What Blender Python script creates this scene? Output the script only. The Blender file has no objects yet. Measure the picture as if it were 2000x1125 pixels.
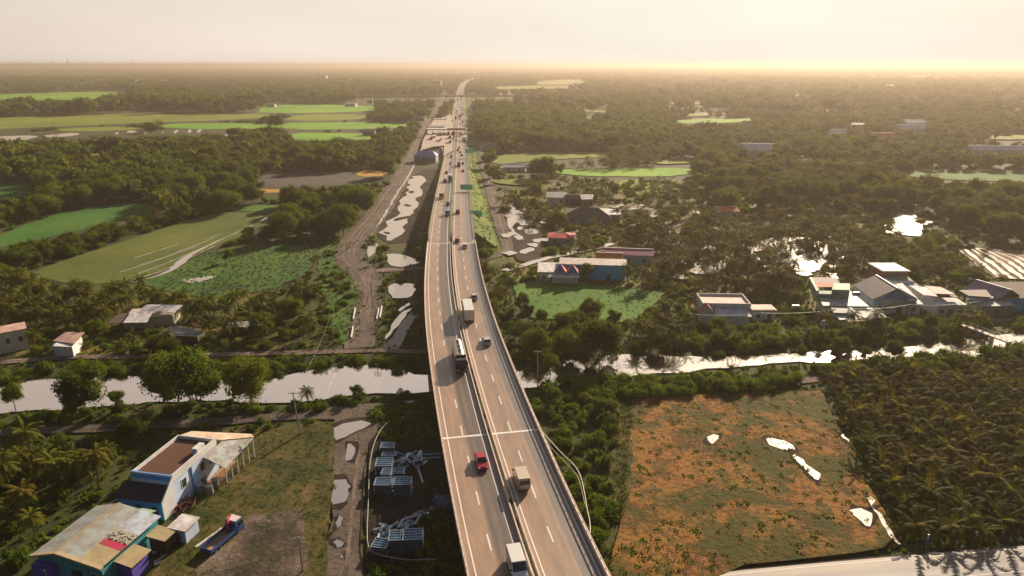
import bpy, bmesh, math, random
import numpy as np
from mathutils import Vector, Matrix
R = math.radians
rnd = random.Random(7)
rng = np.random.default_rng(11)
scene = bpy.context.scene
COL = scene.collection

# ------------------------------------------------------------------ camera, sky, sun, exposure
F = 1350.0; PITCH = math.atan(437/1350.0); HC = 70.0
cam_d = bpy.data.cameras.new('camera'); cam = bpy.data.objects.new('camera', cam_d); COL.objects.link(cam)
cam.location = (0, 0, HC); cam.rotation_euler = (math.pi/2-PITCH, 0, 0)
cam_d.sensor_width = 36; cam_d.lens = 36*F/2000.0; cam_d.clip_start = 1; cam_d.clip_end = 60000
scene.camera = cam
SUN_AZ, SUN_EL = R(27), R(21)          # azimuth from +Y towards +X
world = bpy.data.worlds.new('World'); scene.world = world; world.use_nodes = True
wn = world.node_tree.nodes; wl = world.node_tree.links
bg = wn['Background']
sky = wn.new('ShaderNodeTexSky'); sky.sky_type = 'NISHITA'; sky.sun_disc = False
sky.sun_elevation = SUN_EL; sky.sun_rotation = SUN_AZ
sky.altitude = 0; sky.air_density = 1.2; sky.dust_density = 2.0; sky.ozone_density = 0.8
# a veil of pale haze over the clear sky: paler round the sun and towards the land, darkened overhead and behind the camera to cut fill light
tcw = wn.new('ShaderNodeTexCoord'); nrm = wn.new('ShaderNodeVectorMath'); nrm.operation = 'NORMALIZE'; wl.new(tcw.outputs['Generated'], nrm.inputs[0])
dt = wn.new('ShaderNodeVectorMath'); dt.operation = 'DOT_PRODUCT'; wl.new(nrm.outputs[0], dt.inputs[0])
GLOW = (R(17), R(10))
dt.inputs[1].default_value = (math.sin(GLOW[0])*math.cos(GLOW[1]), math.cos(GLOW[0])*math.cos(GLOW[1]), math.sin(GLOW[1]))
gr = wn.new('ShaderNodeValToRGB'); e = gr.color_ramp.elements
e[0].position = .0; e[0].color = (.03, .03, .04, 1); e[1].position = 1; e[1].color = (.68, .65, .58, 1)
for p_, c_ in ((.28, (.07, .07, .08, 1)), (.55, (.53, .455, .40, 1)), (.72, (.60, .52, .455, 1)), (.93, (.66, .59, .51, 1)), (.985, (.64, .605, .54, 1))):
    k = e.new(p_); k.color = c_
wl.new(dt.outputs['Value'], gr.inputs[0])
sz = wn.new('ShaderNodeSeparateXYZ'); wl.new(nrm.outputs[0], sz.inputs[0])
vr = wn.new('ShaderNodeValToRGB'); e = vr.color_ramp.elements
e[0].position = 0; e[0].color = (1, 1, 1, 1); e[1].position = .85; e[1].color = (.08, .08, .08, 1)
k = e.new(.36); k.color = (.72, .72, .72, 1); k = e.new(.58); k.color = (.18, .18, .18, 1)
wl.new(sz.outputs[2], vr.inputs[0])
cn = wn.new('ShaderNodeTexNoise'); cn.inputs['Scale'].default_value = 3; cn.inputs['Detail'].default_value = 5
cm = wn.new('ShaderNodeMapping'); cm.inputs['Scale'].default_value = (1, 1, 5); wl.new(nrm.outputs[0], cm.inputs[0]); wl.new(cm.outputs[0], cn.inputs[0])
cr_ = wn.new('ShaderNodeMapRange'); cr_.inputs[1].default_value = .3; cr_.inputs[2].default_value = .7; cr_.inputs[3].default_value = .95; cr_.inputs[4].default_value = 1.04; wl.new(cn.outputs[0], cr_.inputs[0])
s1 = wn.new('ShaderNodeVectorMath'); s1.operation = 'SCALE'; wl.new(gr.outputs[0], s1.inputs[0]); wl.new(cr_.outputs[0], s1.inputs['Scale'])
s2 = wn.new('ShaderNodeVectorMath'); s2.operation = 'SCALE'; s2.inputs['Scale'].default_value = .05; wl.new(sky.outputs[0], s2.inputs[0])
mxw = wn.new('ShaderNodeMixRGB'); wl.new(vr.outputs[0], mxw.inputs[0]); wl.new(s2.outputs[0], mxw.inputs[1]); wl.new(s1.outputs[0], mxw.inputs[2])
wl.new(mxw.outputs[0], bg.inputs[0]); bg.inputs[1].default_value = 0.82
sd = bpy.data.lights.new('sun', 'SUN'); sun = bpy.data.objects.new('sun', sd); COL.objects.link(sun)
sd.energy = 5.0; sd.angle = R(0.6); sd.color = (1.0, 0.82, 0.60)
sv = Vector((math.sin(SUN_AZ)*math.cos(SUN_EL), math.cos(SUN_AZ)*math.cos(SUN_EL), math.sin(SUN_EL)))
sun.rotation_euler = sv.to_track_quat('Z', 'Y').to_euler(); sun.location = (60, 60, 90)
scene.view_settings.view_transform = 'Standard'; scene.view_settings.look = 'None'
scene.view_settings.exposure = 0.82; scene.view_settings.gamma = 1.0
scene.render.engine = 'CYCLES'
try:
    scene.cycles.volume_bounces = 1; scene.cycles.max_bounces = 6; scene.cycles.transparent_max_bounces = 8
    scene.cycles.diffuse_bounces = 2; scene.cycles.glossy_bounces = 2; scene.cycles.transmission_bounces = 3
except Exception: pass
HAZE = 1/4600.0

# ------------------------------------------------------------------ where a point of the ground lies
CP, SP = math.cos(PITCH), math.sin(PITCH)
def P(x, y, z=0.0):
    u = (x-1000)/F; v = (562-y)/F
    dz = -SP+v*CP; t = (z-HC)/dz
    return Vector((u*t, (CP+v*SP)*t, z))
def px_of(X, Y, Z=0.0):
    zc = Y*CP+(HC-Z)*SP; yc = (Z-HC)*CP+Y*SP
    return 1000+F*X/zc, 562-F*yc/zc
def inpoly(xs, ys, poly):
    c = np.zeros(len(xs), bool); n = len(poly)
    for i in range(n):
        x1, y1 = poly[i]; x2, y2 = poly[(i+1) % n]
        if y1 == y2: continue
        m = ((y1 > ys) != (y2 > ys)) & (xs < (x2-x1)*(ys-y1)/(y2-y1)+x1)
        c ^= m
    return c

# ------------------------------------------------------------------ materials
MATS = {}
def new_mat(name):
    m = bpy.data.materials.new(name); m.use_nodes = True
    nt = m.node_tree; b = nt.nodes['Principled BSDF']; return m, nt, b
def c4(c): return (c[0], c[1], c[2], 1)
def plain(name, col, rough=0.6, metal=0.0, spec=0.5, var=0.25, scale=1.5, streak=None, bump=0):
    if name in MATS: return MATS[name]
    m, nt, b = new_mat(name); N, L = nt.nodes, nt.links
    tc = N.new('ShaderNodeTexCoord'); no = N.new('ShaderNodeTexNoise'); no.inputs['Scale'].default_value = scale
    no.inputs['Detail'].default_value = 6; no.inputs['Roughness'].default_value = .65
    if streak:
        mp = N.new('ShaderNodeMapping'); mp.inputs['Scale'].default_value = streak
        L.new(tc.outputs['Object'], mp.inputs[0]); L.new(mp.outputs[0], no.inputs[0])
    else: L.new(tc.outputs['Object'], no.inputs[0])
    rp = N.new('ShaderNodeValToRGB'); rp.color_ramp.elements[0].position = .3; rp.color_ramp.elements[1].position = .7
    rp.color_ramp.elements[0].color = c4([k*(1-var) for k in col]); rp.color_ramp.elements[1].color = c4([min(1, k*(1+var*.6)) for k in col])
    L.new(no.outputs[0], rp.inputs[0]); L.new(rp.outputs[0], b.inputs['Base Color'])
    b.inputs['Roughness'].default_value = rough; b.inputs['Metallic'].default_value = metal
    b.inputs['Specular IOR Level'].default_value = spec
    MATS[name] = m; return m
def corrugated(name, col, rough=.7, rust=(.22, .1, .05), amt=.25, metal=.0, pitch=5.0):
    """sheet roof: ribs by bump, rust and stains by noise"""
    if name in MATS: return MATS[name]
    m, nt, b = new_mat(name); N, L = nt.nodes, nt.links
    tc = N.new('ShaderNodeTexCoord')
    wv = N.new('ShaderNodeTexWave'); wv.inputs['Scale'].default_value = pitch; wv.inputs['Distortion'].default_value = .2
    L.new(tc.outputs['Object'], wv.inputs[0])
    bp = N.new('ShaderNodeBump'); bp.inputs['Strength'].default_value = .25; bp.inputs['Distance'].default_value = .05
    L.new(wv.outputs[1], bp.inputs['Height']); L.new(bp.outputs[0], b.inputs['Normal'])
    no = N.new('ShaderNodeTexNoise'); no.inputs['Scale'].default_value = .55; no.inputs['Detail'].default_value = 8; no.inputs['Roughness'].default_value = .7
    L.new(tc.outputs['Object'], no.inputs[0])
    rp = N.new('ShaderNodeValToRGB'); e = rp.color_ramp.elements
    e[0].position = .5-amt*.4; e[0].color = c4([a*.45+b_*.55 for a, b_ in zip(rust, col)]); e[1].position = .5+amt*.35; e[1].color = c4(col)
    L.new(no.outputs[0], rp.inputs[0]); L.new(rp.outputs[0], b.inputs['Base Color'])
    b.inputs['Roughness'].default_value = rough; b.inputs['Metallic'].default_value = metal; b.inputs['Specular IOR Level'].default_value = .25
    MATS[name] = m; return m
def leafmat(name, a, b_, trans, tw=.35):
    m, nt, b = new_mat(name); N, L = nt.nodes, nt.links
    oi = N.new('ShaderNodeObjectInfo'); ge = N.new('ShaderNodeNewGeometry')
    no = N.new('ShaderNodeTexNoise'); no.inputs['Scale'].default_value = .9; no.inputs['Detail'].default_value = 3
    tc = N.new('ShaderNodeTexCoord'); L.new(tc.outputs['Object'], no.inputs[0])
    ad = N.new('ShaderNodeMath'); ad.operation = 'ADD'; L.new(oi.outputs['Random'], ad.inputs[0])
    ml = N.new('ShaderNodeMath'); ml.operation = 'MULTIPLY'; ml.inputs[1].default_value = .9; L.new(no.outputs[0], ml.inputs[0]); L.new(ml.outputs[0], ad.inputs[1])
    rp = N.new('ShaderNodeValToRGB'); e = rp.color_ramp.elements
    e[0].position = .12; e[0].color = c4(a); e[1].position = 1.0; e[1].color = (b_[0]*1.15, b_[1]*.82, b_[2], 1)
    k_ = e.new(.42); k_.color = c4([(p+q*.6)/1.9 for p, q in zip(a, b_)]); k_ = e.new(.74); k_.color = c4(b_)
    hf = N.new('ShaderNodeMath'); hf.operation = 'MULTIPLY'; hf.inputs[1].default_value = .7; L.new(ad.outputs[0], hf.inputs[0])
    L.new(hf.outputs[0], rp.inputs[0]); L.new(rp.outputs[0], b.inputs['Base Color'])
    b.inputs['Roughness'].default_value = .8; b.inputs['Specular IOR Level'].default_value = .06
    tr = N.new('ShaderNodeBsdfTranslucent'); mx = N.new('ShaderNodeMixShader'); mx.inputs[0].default_value = tw
    tm = N.new('ShaderNodeMixRGB'); tm.blend_type = 'MIX'; tm.inputs[0].default_value = .75
    L.new(rp.outputs[0], tm.inputs[1]); tm.inputs[2].default_value = c4(trans); L.new(tm.outputs[0], tr.inputs[0])
    out = N['Material Output']
    L.new(b.outputs[0], mx.inputs[1]); L.new(tr.outputs[0], mx.inputs[2]); L.new(mx.outputs[0], out.inputs[0])
    MATS[name] = m; return m
def groundmat(name, cols, s1=.02, s2=.35, rough=.95, furrow=None, bump=.4, spec=.2, patch=None):
    """cols: 3-4 colours mixed by large and small noise; furrow=(angle_deg, scale, colour) adds drill lines"""
    m, nt, b = new_mat(name); N, L = nt.nodes, nt.links
    ge = N.new('ShaderNodeNewGeometry')
    n1 = N.new('ShaderNodeTexNoise'); n1.inputs['Scale'].default_value = s1; n1.inputs['Detail'].default_value = 5
    n2 = N.new('ShaderNodeTexNoise'); n2.inputs['Scale'].default_value = s2; n2.inputs['Detail'].default_value = 8; n2.inputs['Roughness'].default_value = .7
    L.new(ge.outputs['Position'], n1.inputs[0]); L.new(ge.outputs['Position'], n2.inputs[0])
    mx = N.new('ShaderNodeMath'); mx.operation = 'MULTIPLY_ADD'; mx.inputs[1].default_value = .55; L.new(n1.outputs[0], mx.inputs[0])
    ml = N.new('ShaderNodeMath'); ml.operation = 'MULTIPLY'; ml.inputs[1].default_value = .45; L.new(n2.outputs[0], ml.inputs[0]); L.new(ml.outputs[0], mx.inputs[2])
    rp = N.new('ShaderNodeValToRGB'); cr = rp.color_ramp
    n = len(cols)
    pos = [.36+.28*i/(n-1) for i in range(n)]
    cr.elements[0].position = pos[0]; cr.elements[0].color = c4(cols[0]); cr.elements[1].position = pos[-1]; cr.elements[1].color = c4(cols[-1])
    for i in range(1, n-1):
        el = cr.elements.new(pos[i]); el.color = c4(cols[i])
    L.new(mx.outputs[0], rp.inputs[0]); colout = rp.outputs[0]
    if furrow:
        mp = N.new('ShaderNodeMapping'); mp.inputs['Rotation'].default_value = (0, 0, R(furrow[0]))
        L.new(ge.outputs['Position'], mp.inputs[0])
        wv = N.new('ShaderNodeTexWave'); wv.inputs['Scale'].default_value = furrow[1]; wv.inputs['Distortion'].default_value = .6; wv.inputs['Detail'].default_value = 2
        L.new(mp.outputs[0], wv.inputs[0])
        r2 = N.new('ShaderNodeValToRGB'); r2.color_ramp.elements[0].position = .3; r2.color_ramp.elements[1].position = .6
        r2.color_ramp.elements[0].color = (.6, .6, .6, 1); r2.color_ramp.elements[1].color = (0, 0, 0, 1)
        L.new(wv.outputs[1], r2.inputs[0])
        mm = N.new('ShaderNodeMixRGB'); L.new(r2.outputs[0], mm.inputs[0]); L.new(colout, mm.inputs[1]); mm.inputs[2].default_value = c4(furrow[2])
        colout = mm.outputs[0]
    if patch:
        n3 = N.new('ShaderNodeTexNoise'); n3.inputs['Scale'].default_value = patch[0]; n3.inputs['Detail'].default_value = 10; n3.inputs['Roughness'].default_value = .72; n3.inputs['Distortion'].default_value = .6
        L.new(ge.outputs['Position'], n3.inputs[0]); r3 = N.new('ShaderNodeValToRGB'); r3.color_ramp.elements[0].position = patch[1]; r3.color_ramp.elements[1].position = patch[1]+.07
        r3.color_ramp.elements[1].color = (.92, .92, .92, 1); L.new(n3.outputs[0], r3.inputs[0])
        m3 = N.new('ShaderNodeMixRGB'); L.new(r3.outputs[0], m3.inputs[0]); L.new(colout, m3.inputs[1]); m3.inputs[2].default_value = c4(patch[2]); colout = m3.outputs[0]
    L.new(colout, b.inputs['Base Color'])
    bp = N.new('ShaderNodeBump'); bp.inputs['Strength'].default_value = bump; bp.inputs['Distance'].default_value = .3
    L.new(n2.outputs[0], bp.inputs['Height']); L.new(bp.outputs[0], b.inputs['Normal'])
    b.inputs['Roughness'].default_value = rough; b.inputs['Specular IOR Level'].default_value = spec
    MATS[name] = m; return m
def watermat(name, col, silt, rough=.06, mix=.62):
    """silty still water: mirror film over muddy scatter"""
    m, nt, b = new_mat(name); N, L = nt.nodes, nt.links
    ge = N.new('ShaderNodeNewGeometry')
    no = N.new('ShaderNodeTexNoise'); no.inputs['Scale'].default_value = 1.3; no.inputs['Detail'].default_value = 3
    mp = N.new('ShaderNodeMapping'); mp.inputs['Scale'].default_value = (.5, 1.2, 1); L.new(ge.outputs['Position'], mp.inputs[0]); L.new(mp.outputs[0], no.inputs[0])
    bp = N.new('ShaderNodeBump'); bp.inputs['Strength'].default_value = .06; bp.inputs['Distance'].default_value = .1
    L.new(no.outputs[0], bp.inputs['Height'])
    gl = N.new('ShaderNodeBsdfGlossy'); gl.inputs['Color'].default_value = c4(col); gl.inputs['Roughness'].default_value = rough
    L.new(bp.outputs[0], gl.inputs['Normal'])
    b.inputs['Base Color'].default_value = c4(silt); b.inputs['Roughness'].default_value = .5
    mx = N.new('ShaderNodeMixShader'); mx.inputs[0].default_value = mix
    L.new(b.outputs[0], mx.inputs[1]); L.new(gl.outputs[0], mx.inputs[2]); L.new(mx.outputs[0], N['Material Output'].inputs[0])
    MATS[name] = m; return m
def asphaltmat(name, base, bands, rough=.42):
    """UV x = metres across from the inner edge; bands = [(x, colour)] across the carriageway"""
    m, nt, b = new_mat(name); N, L = nt.nodes, nt.links
    uv = N.new('ShaderNodeUVMap'); sx = N.new('ShaderNodeSeparateXYZ'); L.new(uv.outputs[0], sx.inputs[0])
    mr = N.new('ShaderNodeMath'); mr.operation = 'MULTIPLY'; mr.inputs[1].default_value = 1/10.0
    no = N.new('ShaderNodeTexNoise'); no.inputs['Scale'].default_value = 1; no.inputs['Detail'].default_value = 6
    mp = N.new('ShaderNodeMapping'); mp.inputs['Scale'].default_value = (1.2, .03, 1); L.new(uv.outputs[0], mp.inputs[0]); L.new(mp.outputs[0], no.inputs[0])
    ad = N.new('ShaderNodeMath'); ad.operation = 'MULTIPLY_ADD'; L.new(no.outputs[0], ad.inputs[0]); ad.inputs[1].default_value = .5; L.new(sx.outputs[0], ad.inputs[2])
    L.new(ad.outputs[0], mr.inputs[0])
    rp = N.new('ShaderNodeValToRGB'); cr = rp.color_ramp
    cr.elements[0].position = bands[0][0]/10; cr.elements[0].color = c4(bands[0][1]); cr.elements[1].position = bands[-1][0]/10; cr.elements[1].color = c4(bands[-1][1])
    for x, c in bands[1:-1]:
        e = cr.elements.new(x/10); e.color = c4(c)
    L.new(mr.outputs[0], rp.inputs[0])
    n2 = N.new('ShaderNodeTexNoise'); n2.inputs['Scale'].default_value = 1; n2.inputs['Detail'].default_value = 9; n2.inputs['Roughness'].default_value = .75
    m2 = N.new('ShaderNodeMapping'); m2.inputs['Scale'].default_value = (1.0, .12, 1); L.new(uv.outputs[0], m2.inputs[0]); L.new(m2.outputs[0], n2.inputs[0])
    r2 = N.new('ShaderNodeValToRGB'); r2.color_ramp.elements[0].position = .3; r2.color_ramp.elements[0].color = (.60, .60, .63, 1)
    r2.color_ramp.elements[1].position = .7; r2.color_ramp.elements[1].color = (1.12, 1.1, 1.08, 1); L.new(n2.outputs[0], r2.inputs[0])
    mm = N.new('ShaderNodeMixRGB'); mm.blend_type = 'MULTIPLY'; mm.inputs[0].default_value = 1; L.new(rp.outputs[0], mm.inputs[1]); L.new(r2.outputs[0], mm.inputs[2])
    L.new(mm.outputs[0], b.inputs['Base Color']); b.inputs['Roughness'].default_value = rough; b.inputs['Specular IOR Level'].default_value = .5
    MATS[name] = m; return m

LEAF = leafmat('broad_leaf', (.008, .030, .004), (.11, .165, .008), (.24, .28, .008), .24)
PALML = leafmat('palm_leaf', (.020, .038, .006), (.12, .135, .014), (.27, .25, .012), .24)
YPALM = leafmat('young_palm_leaf', (.010, .026, .006), (.10, .105, .014), (.42, .34, .03), .26)
BUSHL = leafmat('bush_leaf', (.009, .038, .005), (.11, .175, .008), (.26, .34, .008), .26)
REED = leafmat('grass_blade', (.03, .055, .008), (.10, .12, .014), (.16, .18, .012), .25)
WEED = leafmat('weed_blade', (.07, .055, .012), (.22, .11, .025), (.40, .18, .02), .4)
BARK = plain('bark', (.12, .09, .06), .9, var=.4)
GROUND = groundmat('ground_soil', [(.014, .022, .006), (.035, .05, .010), (.065, .07, .016), (.10, .075, .025)], .03, .4)
RICE = groundmat('rice_field', [(.09, .24, .008), (.15, .34, .010), (.24, .40, .012)], .012, .3)
RICE2 = groundmat('rice_field_deep', [(.025, .11, .012), (.05, .17, .014), (.10, .22, .02)], .03, .5, furrow=(62, .16, (.03, .09, .012)), patch=(.03, .58, (.09, .12, .02)))
OLIVE = groundmat('olive_field', [(.07, .10, .014), (.12, .15, .02), (.18, .19, .03)], .03, .5, furrow=(62, .22, (.06, .075, .012)), patch=(.025, .57, (.13, .11, .03)))
OLIVEFAR = groundmat('olive_pasture', [(.12, .15, .012), (.18, .22, .015), (.24, .24, .02)], .01, .1)
WET = groundmat('marsh_grass', [(.02, .07, .012), (.05, .12, .015), (.11, .18, .02)], .06, .6, patch=(.06, .55, (.02, .045, .01)))
MEADOW = groundmat('meadow_grass', [(.035, .11, .012), (.07, .17, .015), (.12, .22, .02)], .03, .5, patch=(.15, .6, (.03, .07, .01)))
PLOUGH = groundmat('ploughed_soil', [(.07, .06, .05), (.09, .075, .06), (.12, .10, .07)], .02, .3)
SCRUB = groundmat('scrub_soil', [(.03, .04, .008), (.08, .085, .014), (.16, .13, .025), (.24, .15, .04)], .04, .5, bump=1, patch=(.08, .55, (.035, .06, .01)))
TROD = groundmat('trodden_mud', [(.03, .024, .018), (.08, .058, .042), (.16, .115, .085), (.28, .21, .17)], .12, 1.3, bump=1, patch=(.22, .52, (.045, .05, .012)))
ORANGE = groundmat('dry_straw', [(.40, .22, .05), (.50, .28, .06)], .05, .3)
DRY = groundmat('weedy_ground', [(.025, .032, .008), (.07, .06, .014), (.17, .075, .018), (.36, .16, .035), (.11, .08, .02), (.05, .05, .012)], .10, 1.0, bump=1, patch=(.055, .475, (.065, .068, .010)))
DIRT = groundmat('dirt', [(.06, .045, .038), (.12, .09, .07), (.19, .15, .12)], .08, 1.1, bump=1)
DIRTP = groundmat('pale_dirt', [(.09, .06, .05), (.19, .135, .11), (.30, .22, .18)], .1, 1.4, bump=1)
MUD = groundmat('dark_mud', [(.012, .009, .007), (.035, .026, .02), (.075, .055, .043)], .08, .9, rough=.95, spec=.08, patch=(.12, .58, (.02, .028, .01)))
YARD = groundmat('yard_grass', [(.022, .030, .005), (.055, .060, .010), (.11, .085, .022), (.17, .11, .05)], .12, .8, bump=1, patch=(.16, .53, (.03, .042, .008)))
VERGE = groundmat('verge_grass', [(.03, .075, .008), (.075, .13, .010), (.15, .18, .012), (.24, .15, .02)], .06, .8, patch=(.12, .56, (.04, .07, .01)))
WATER = watermat('canal_water', (1, .90, .83), (.10, .075, .055), .05, .78)
POND = watermat('pond_water', (.90, .81, .73), (.24, .19, .15), .06, .60)

# ------------------------------------------------------------------ mesh helpers
def tag(o, label=None, cat=None, group=None, kind=None):
    if label: o['label'] = label
    if cat: o['category'] = cat
    if group: o['group'] = group
    if kind: o['kind'] = kind
    return o
def mesh(name, V, Fc, mats, midx=None, smooth=False, uv=None):
    me = bpy.data.meshes.new(name); me.from_pydata([tuple(v) for v in V], [], Fc)
    for m in (mats if isinstance(mats, (list, tuple)) else [mats]): me.materials.append(m)
    if midx is not None: me.polygons.foreach_set('material_index', midx)
    if smooth: me.polygons.foreach_set('use_smooth', [True]*len(Fc))
    if uv is not None:
        ul = me.uv_layers.new(name='UVMap'); ul.data.foreach_set('uv', np.array(uv, float).ravel())
    me.update(); return me
def link(name, me, parent=None, loc=(0, 0, 0), rz=0):
    o = bpy.data.objects.new(name, me); COL.objects.link(o); o.location = loc; o.rotation_euler = (0, 0, rz)
    if parent: o.parent = parent
    return o
def empty(name, loc, rz=0, label=None, cat=None, group=None, scale=1):
    o = bpy.data.objects.new(name, None); COL.objects.link(o); o.location = loc; o.rotation_euler = (0, 0, rz); o.scale = (scale,)*3
    o.empty_display_size = .5
    return tag(o, label, cat, group)
class MB:
    def __init__(s): s.v = []; s.f = []; s.m = []
    def add(s, V, Fc, m=0):
        n = len(s.v); s.v += [tuple(v) for v in V]; s.f += [tuple(i+n for i in f) for f in Fc]; s.m += [m]*len(Fc); return s
    def box(s, x0, x1, y0, y1, z0, z1, m=0, top=1.0, topy=None):
        cx, cy = (x0+x1)/2, (y0+y1)/2; ty = top if topy is None else topy
        X = lambda x, k: cx+(x-cx)*k
        V = [(x0, y0, z0), (x1, y0, z0), (x1, y1, z0), (x0, y1, z0)]+[(X(a, top), cy+(b-cy)*ty, z1) for a, b in ((x0, y0), (x1, y0), (x1, y1), (x0, y1))]
        return s.add(V, [(3, 2, 1, 0), (4, 5, 6, 7), (0, 1, 5, 4), (1, 2, 6, 5), (2, 3, 7, 6), (3, 0, 4, 7)], m)
    def prism(s, prof, x0, x1, m=0, inset=0):
        """profile in (y,z), extruded along x"""
        n = len(prof); V = [(x0, a, b) for a, b in prof]+[(x1, a, b) for a, b in prof]
        Fc = [tuple(range(n)), tuple(range(2*n-1, n-1, -1))]+[(i, (i+1) % n+0, (i+1) % n+n, i+n)[::-1] for i in range(n)]
        return s.add(V, Fc, m)
    def cyl(s, p, q, r, r2=None, n=10, m=0):
        p, q = Vector(p), Vector(q); r2 = r if r2 is None else r2; d = (q-p).normalized()
        a = d.orthogonal().normalized(); b = d.cross(a); V = []
        for c, rr in ((p, r), (q, r2)):
            V += [c+(a*math.cos(t)+b*math.sin(t))*rr for t in [2*math.pi*i/n for i in range(n)]]
        Fc = [(i, (i+1) % n, (i+1) % n+n, i+n) for i in range(n)]+[tuple(range(n-1, -1, -1)), tuple(range(n, 2*n))]
        return s.add(V, Fc, m)
    def slab(s, q, t=.12, m=0):
        """quad of 4 points given thickness downwards"""
        q = [Vector(a) for a in q]; w = [a-Vector((0, 0, t)) for a in q]
        n = len(q)
        nz = (q[1]-q[0]).cross(q[2]-q[0]).z
        if nz < 0: q.reverse(); w.reverse()
        return s.add(q+w, [tuple(range(n)), tuple(range(2*n-1, n-1, -1))]+[(i+n, (i+1) % n+n, (i+1) % n, i) for i in range(n)], m)
    def build(s, name, mats, parent=None, loc=(0, 0, 0), rz=0, smooth=False, bevel=0):
        me = mesh(name, s.v, s.f, mats, s.m, smooth); 
        if bevel:
            bm = bmesh.new(); bm.from_mesh(me); bmesh.ops.remove_doubles(bm, verts=bm.verts, dist=1e-4)
            bmesh.ops.bevel(bm, geom=list(bm.edges), offset=bevel, segments=2, affect='EDGES', clamp_overlap=True)
            bm.normal_update(); bm.to_mesh(me); bm.free()
        return link(name, me, parent, loc, rz)
def smooth_loop(pts, it=2):
    for _ in range(it):
        o = []
        for i in range(len(pts)):
            a, b = Vector(pts[i]), Vector(pts[(i+1) % len(pts)]); o += [a*.75+b*.25, a*.25+b*.75]
        pts = o
    return pts
ZL = [0.004]
EXCL = []            # pixel polygons where no plant grows
OPEN_VIEW = []       # roofs and walls left clear of foliage
def sheet(name, poly, mat, z=None, jitter=.6, it=1, step=4.0, excl=True, kind='structure', wl=False):
    """ground patch traced on the land, its edge roughened"""
    if z is None: z = ZL[0]
    ZL[0] += .004
    if excl: EXCL.append(poly)
    pts = [P(x, y) for x, y in poly]
    if it: pts = smooth_loop(pts, it)
    out = []
    D = sum(p.y for p in pts)/len(pts); st = max(step, D/60); ji = jitter*max(1, D/300)
    for i in range(len(pts)):
        a, b = pts[i], pts[(i+1) % len(pts)]; n = max(1, min(60, int((b-a).length/st)))
        for k in range(n):
            p = a.lerp(b, k/n); wob = ji*1.6*(math.sin(p.x*.55+z*900)+math.sin(p.y*.9+p.x*.3)+.6*math.sin(p.x*1.9-p.y*1.3))*.35*(1 if wl else 0); p = p+Vector((wob, wob*.8, 0)); out.append((p.x+rnd.uniform(-ji, ji), p.y+rnd.uniform(-ji, ji), z*max(1, D/400)))
    bm = bmesh.new(); vs = [bm.verts.new(p) for p in out]; f = bm.faces.new(vs)
    bmesh.ops.triangulate(bm, faces=[f]); 
    for f in bm.faces:
        f.normal_update()
        if f.normal.z < 0: f.normal_flip()
    me = bpy.data.meshes.new(name); bm.to_mesh(me); bm.free(); me.materials.append(mat)
    o = link(name, me); return tag(o, kind=kind)
def spline(pts, step=2.0):
    pts = [Vector(p) for p in pts]; o = []
    q = [pts[0]*2-pts[1]]+pts+[pts[-1]*2-pts[-2]]
    for i in range(1, len(q)-2):
        n = max(2, int((q[i+1]-q[i]).length/step))
        for k in range(n):
            t = k/n; a, b, c, d = q[i-1:i+3]
            o.append(.5*((2*b)+(c-a)*t+(2*a-5*b+4*c-d)*t*t+(3*b-a-3*c+d)*t**3))
    o.append(pts[-1]); return o
def strip(name, pxs, width, mat, z=None, step=3.0, jitter=.15, excl=True, kind='structure'):
    """path or dirt road: pxs [(x,y[,w])] on the ground"""
    if z is None: z = ZL[0]
    ZL[0] += .004
    W = [p[2] if len(p) > 2 else width for p in pxs]
    c = spline([Vector((*P(p[0], p[1]).xy, w)) for p, w in zip(pxs, W)], step)
    V = []; Fc = []; lft = []; rgt = []
    for i, p in enumerate(c):
        a = c[max(0, i-1)]; b = c[min(len(c)-1, i+1)]; d = Vector((b.x-a.x, b.y-a.y, 0)).normalized(); n = Vector((-d.y, d.x, 0)); w = p.z/2
        zz = z*max(1, p.y/400)
        l = Vector((p.x, p.y, zz))+n*(w+rnd.uniform(-jitter, jitter)); r = Vector((p.x, p.y, zz))-n*(w+rnd.uniform(-jitter, jitter))
        V += [l, r]; lft.append(px_of(l.x, l.y)); rgt.append(px_of(r.x, r.y))
        if i: Fc.append((2*i-2, 2*i-1, 2*i+1, 2*i))
    if excl: EXCL.append(lft+rgt[::-1])
    return tag(link(name, mesh(name, V, Fc, mat)), kind=kind)

# ------------------------------------------------------------------ ground sheet reaching the horizon
gv = [(-26000, -400, 0), (26000, -400, 0), (26000, 30000, 0), (-26000, 30000, 0)]
tag(link('ground', mesh('ground', gv, [(0, 1, 2, 3)], GROUND)), kind='structure')

# ------------------------------------------------------------------ the expressway line
def zdeck(D):
    t = min(1, max(0, (D-255)/300)); t = t*t*(3-2*t); return 6.5*(1-t)+1.5*t
MED = [(1125, 1044), (985, 998), (845, 955), (790, 938), (720, 920), (650, 901), (580, 889), (550, 885), (480, 881), (410, 882.5), (340, 887), (310, 889.5), (280, 891), (250, 893), (225, 895), (205, 896), (190, 897), (176, 899), (166, 903), (160, 909), (155, 920), (151, 937), (148, 960), (146, 985)]
line = []
for y, x in MED:
    z = 6.5
    for _ in range(12): p = P(x, y, z); z = zdeck(p.y)
    line.append(P(x, y, z))
d0 = (line[0]-line[1]).normalized()
line = [line[0]+d0*70+Vector((6, 0, 0)), line[0]+d0*35+Vector((1.5, 0, 0))]+line
CL = spline(line, 6.0)
for _ in range(6): CL = [CL[0]]+[(CL[i-1]+CL[i]*2+CL[i+1])/4 for i in range(1, len(CL)-1)]+[CL[-1]]
for p in CL: p.z = zdeck(p.y)
NRM = []
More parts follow.
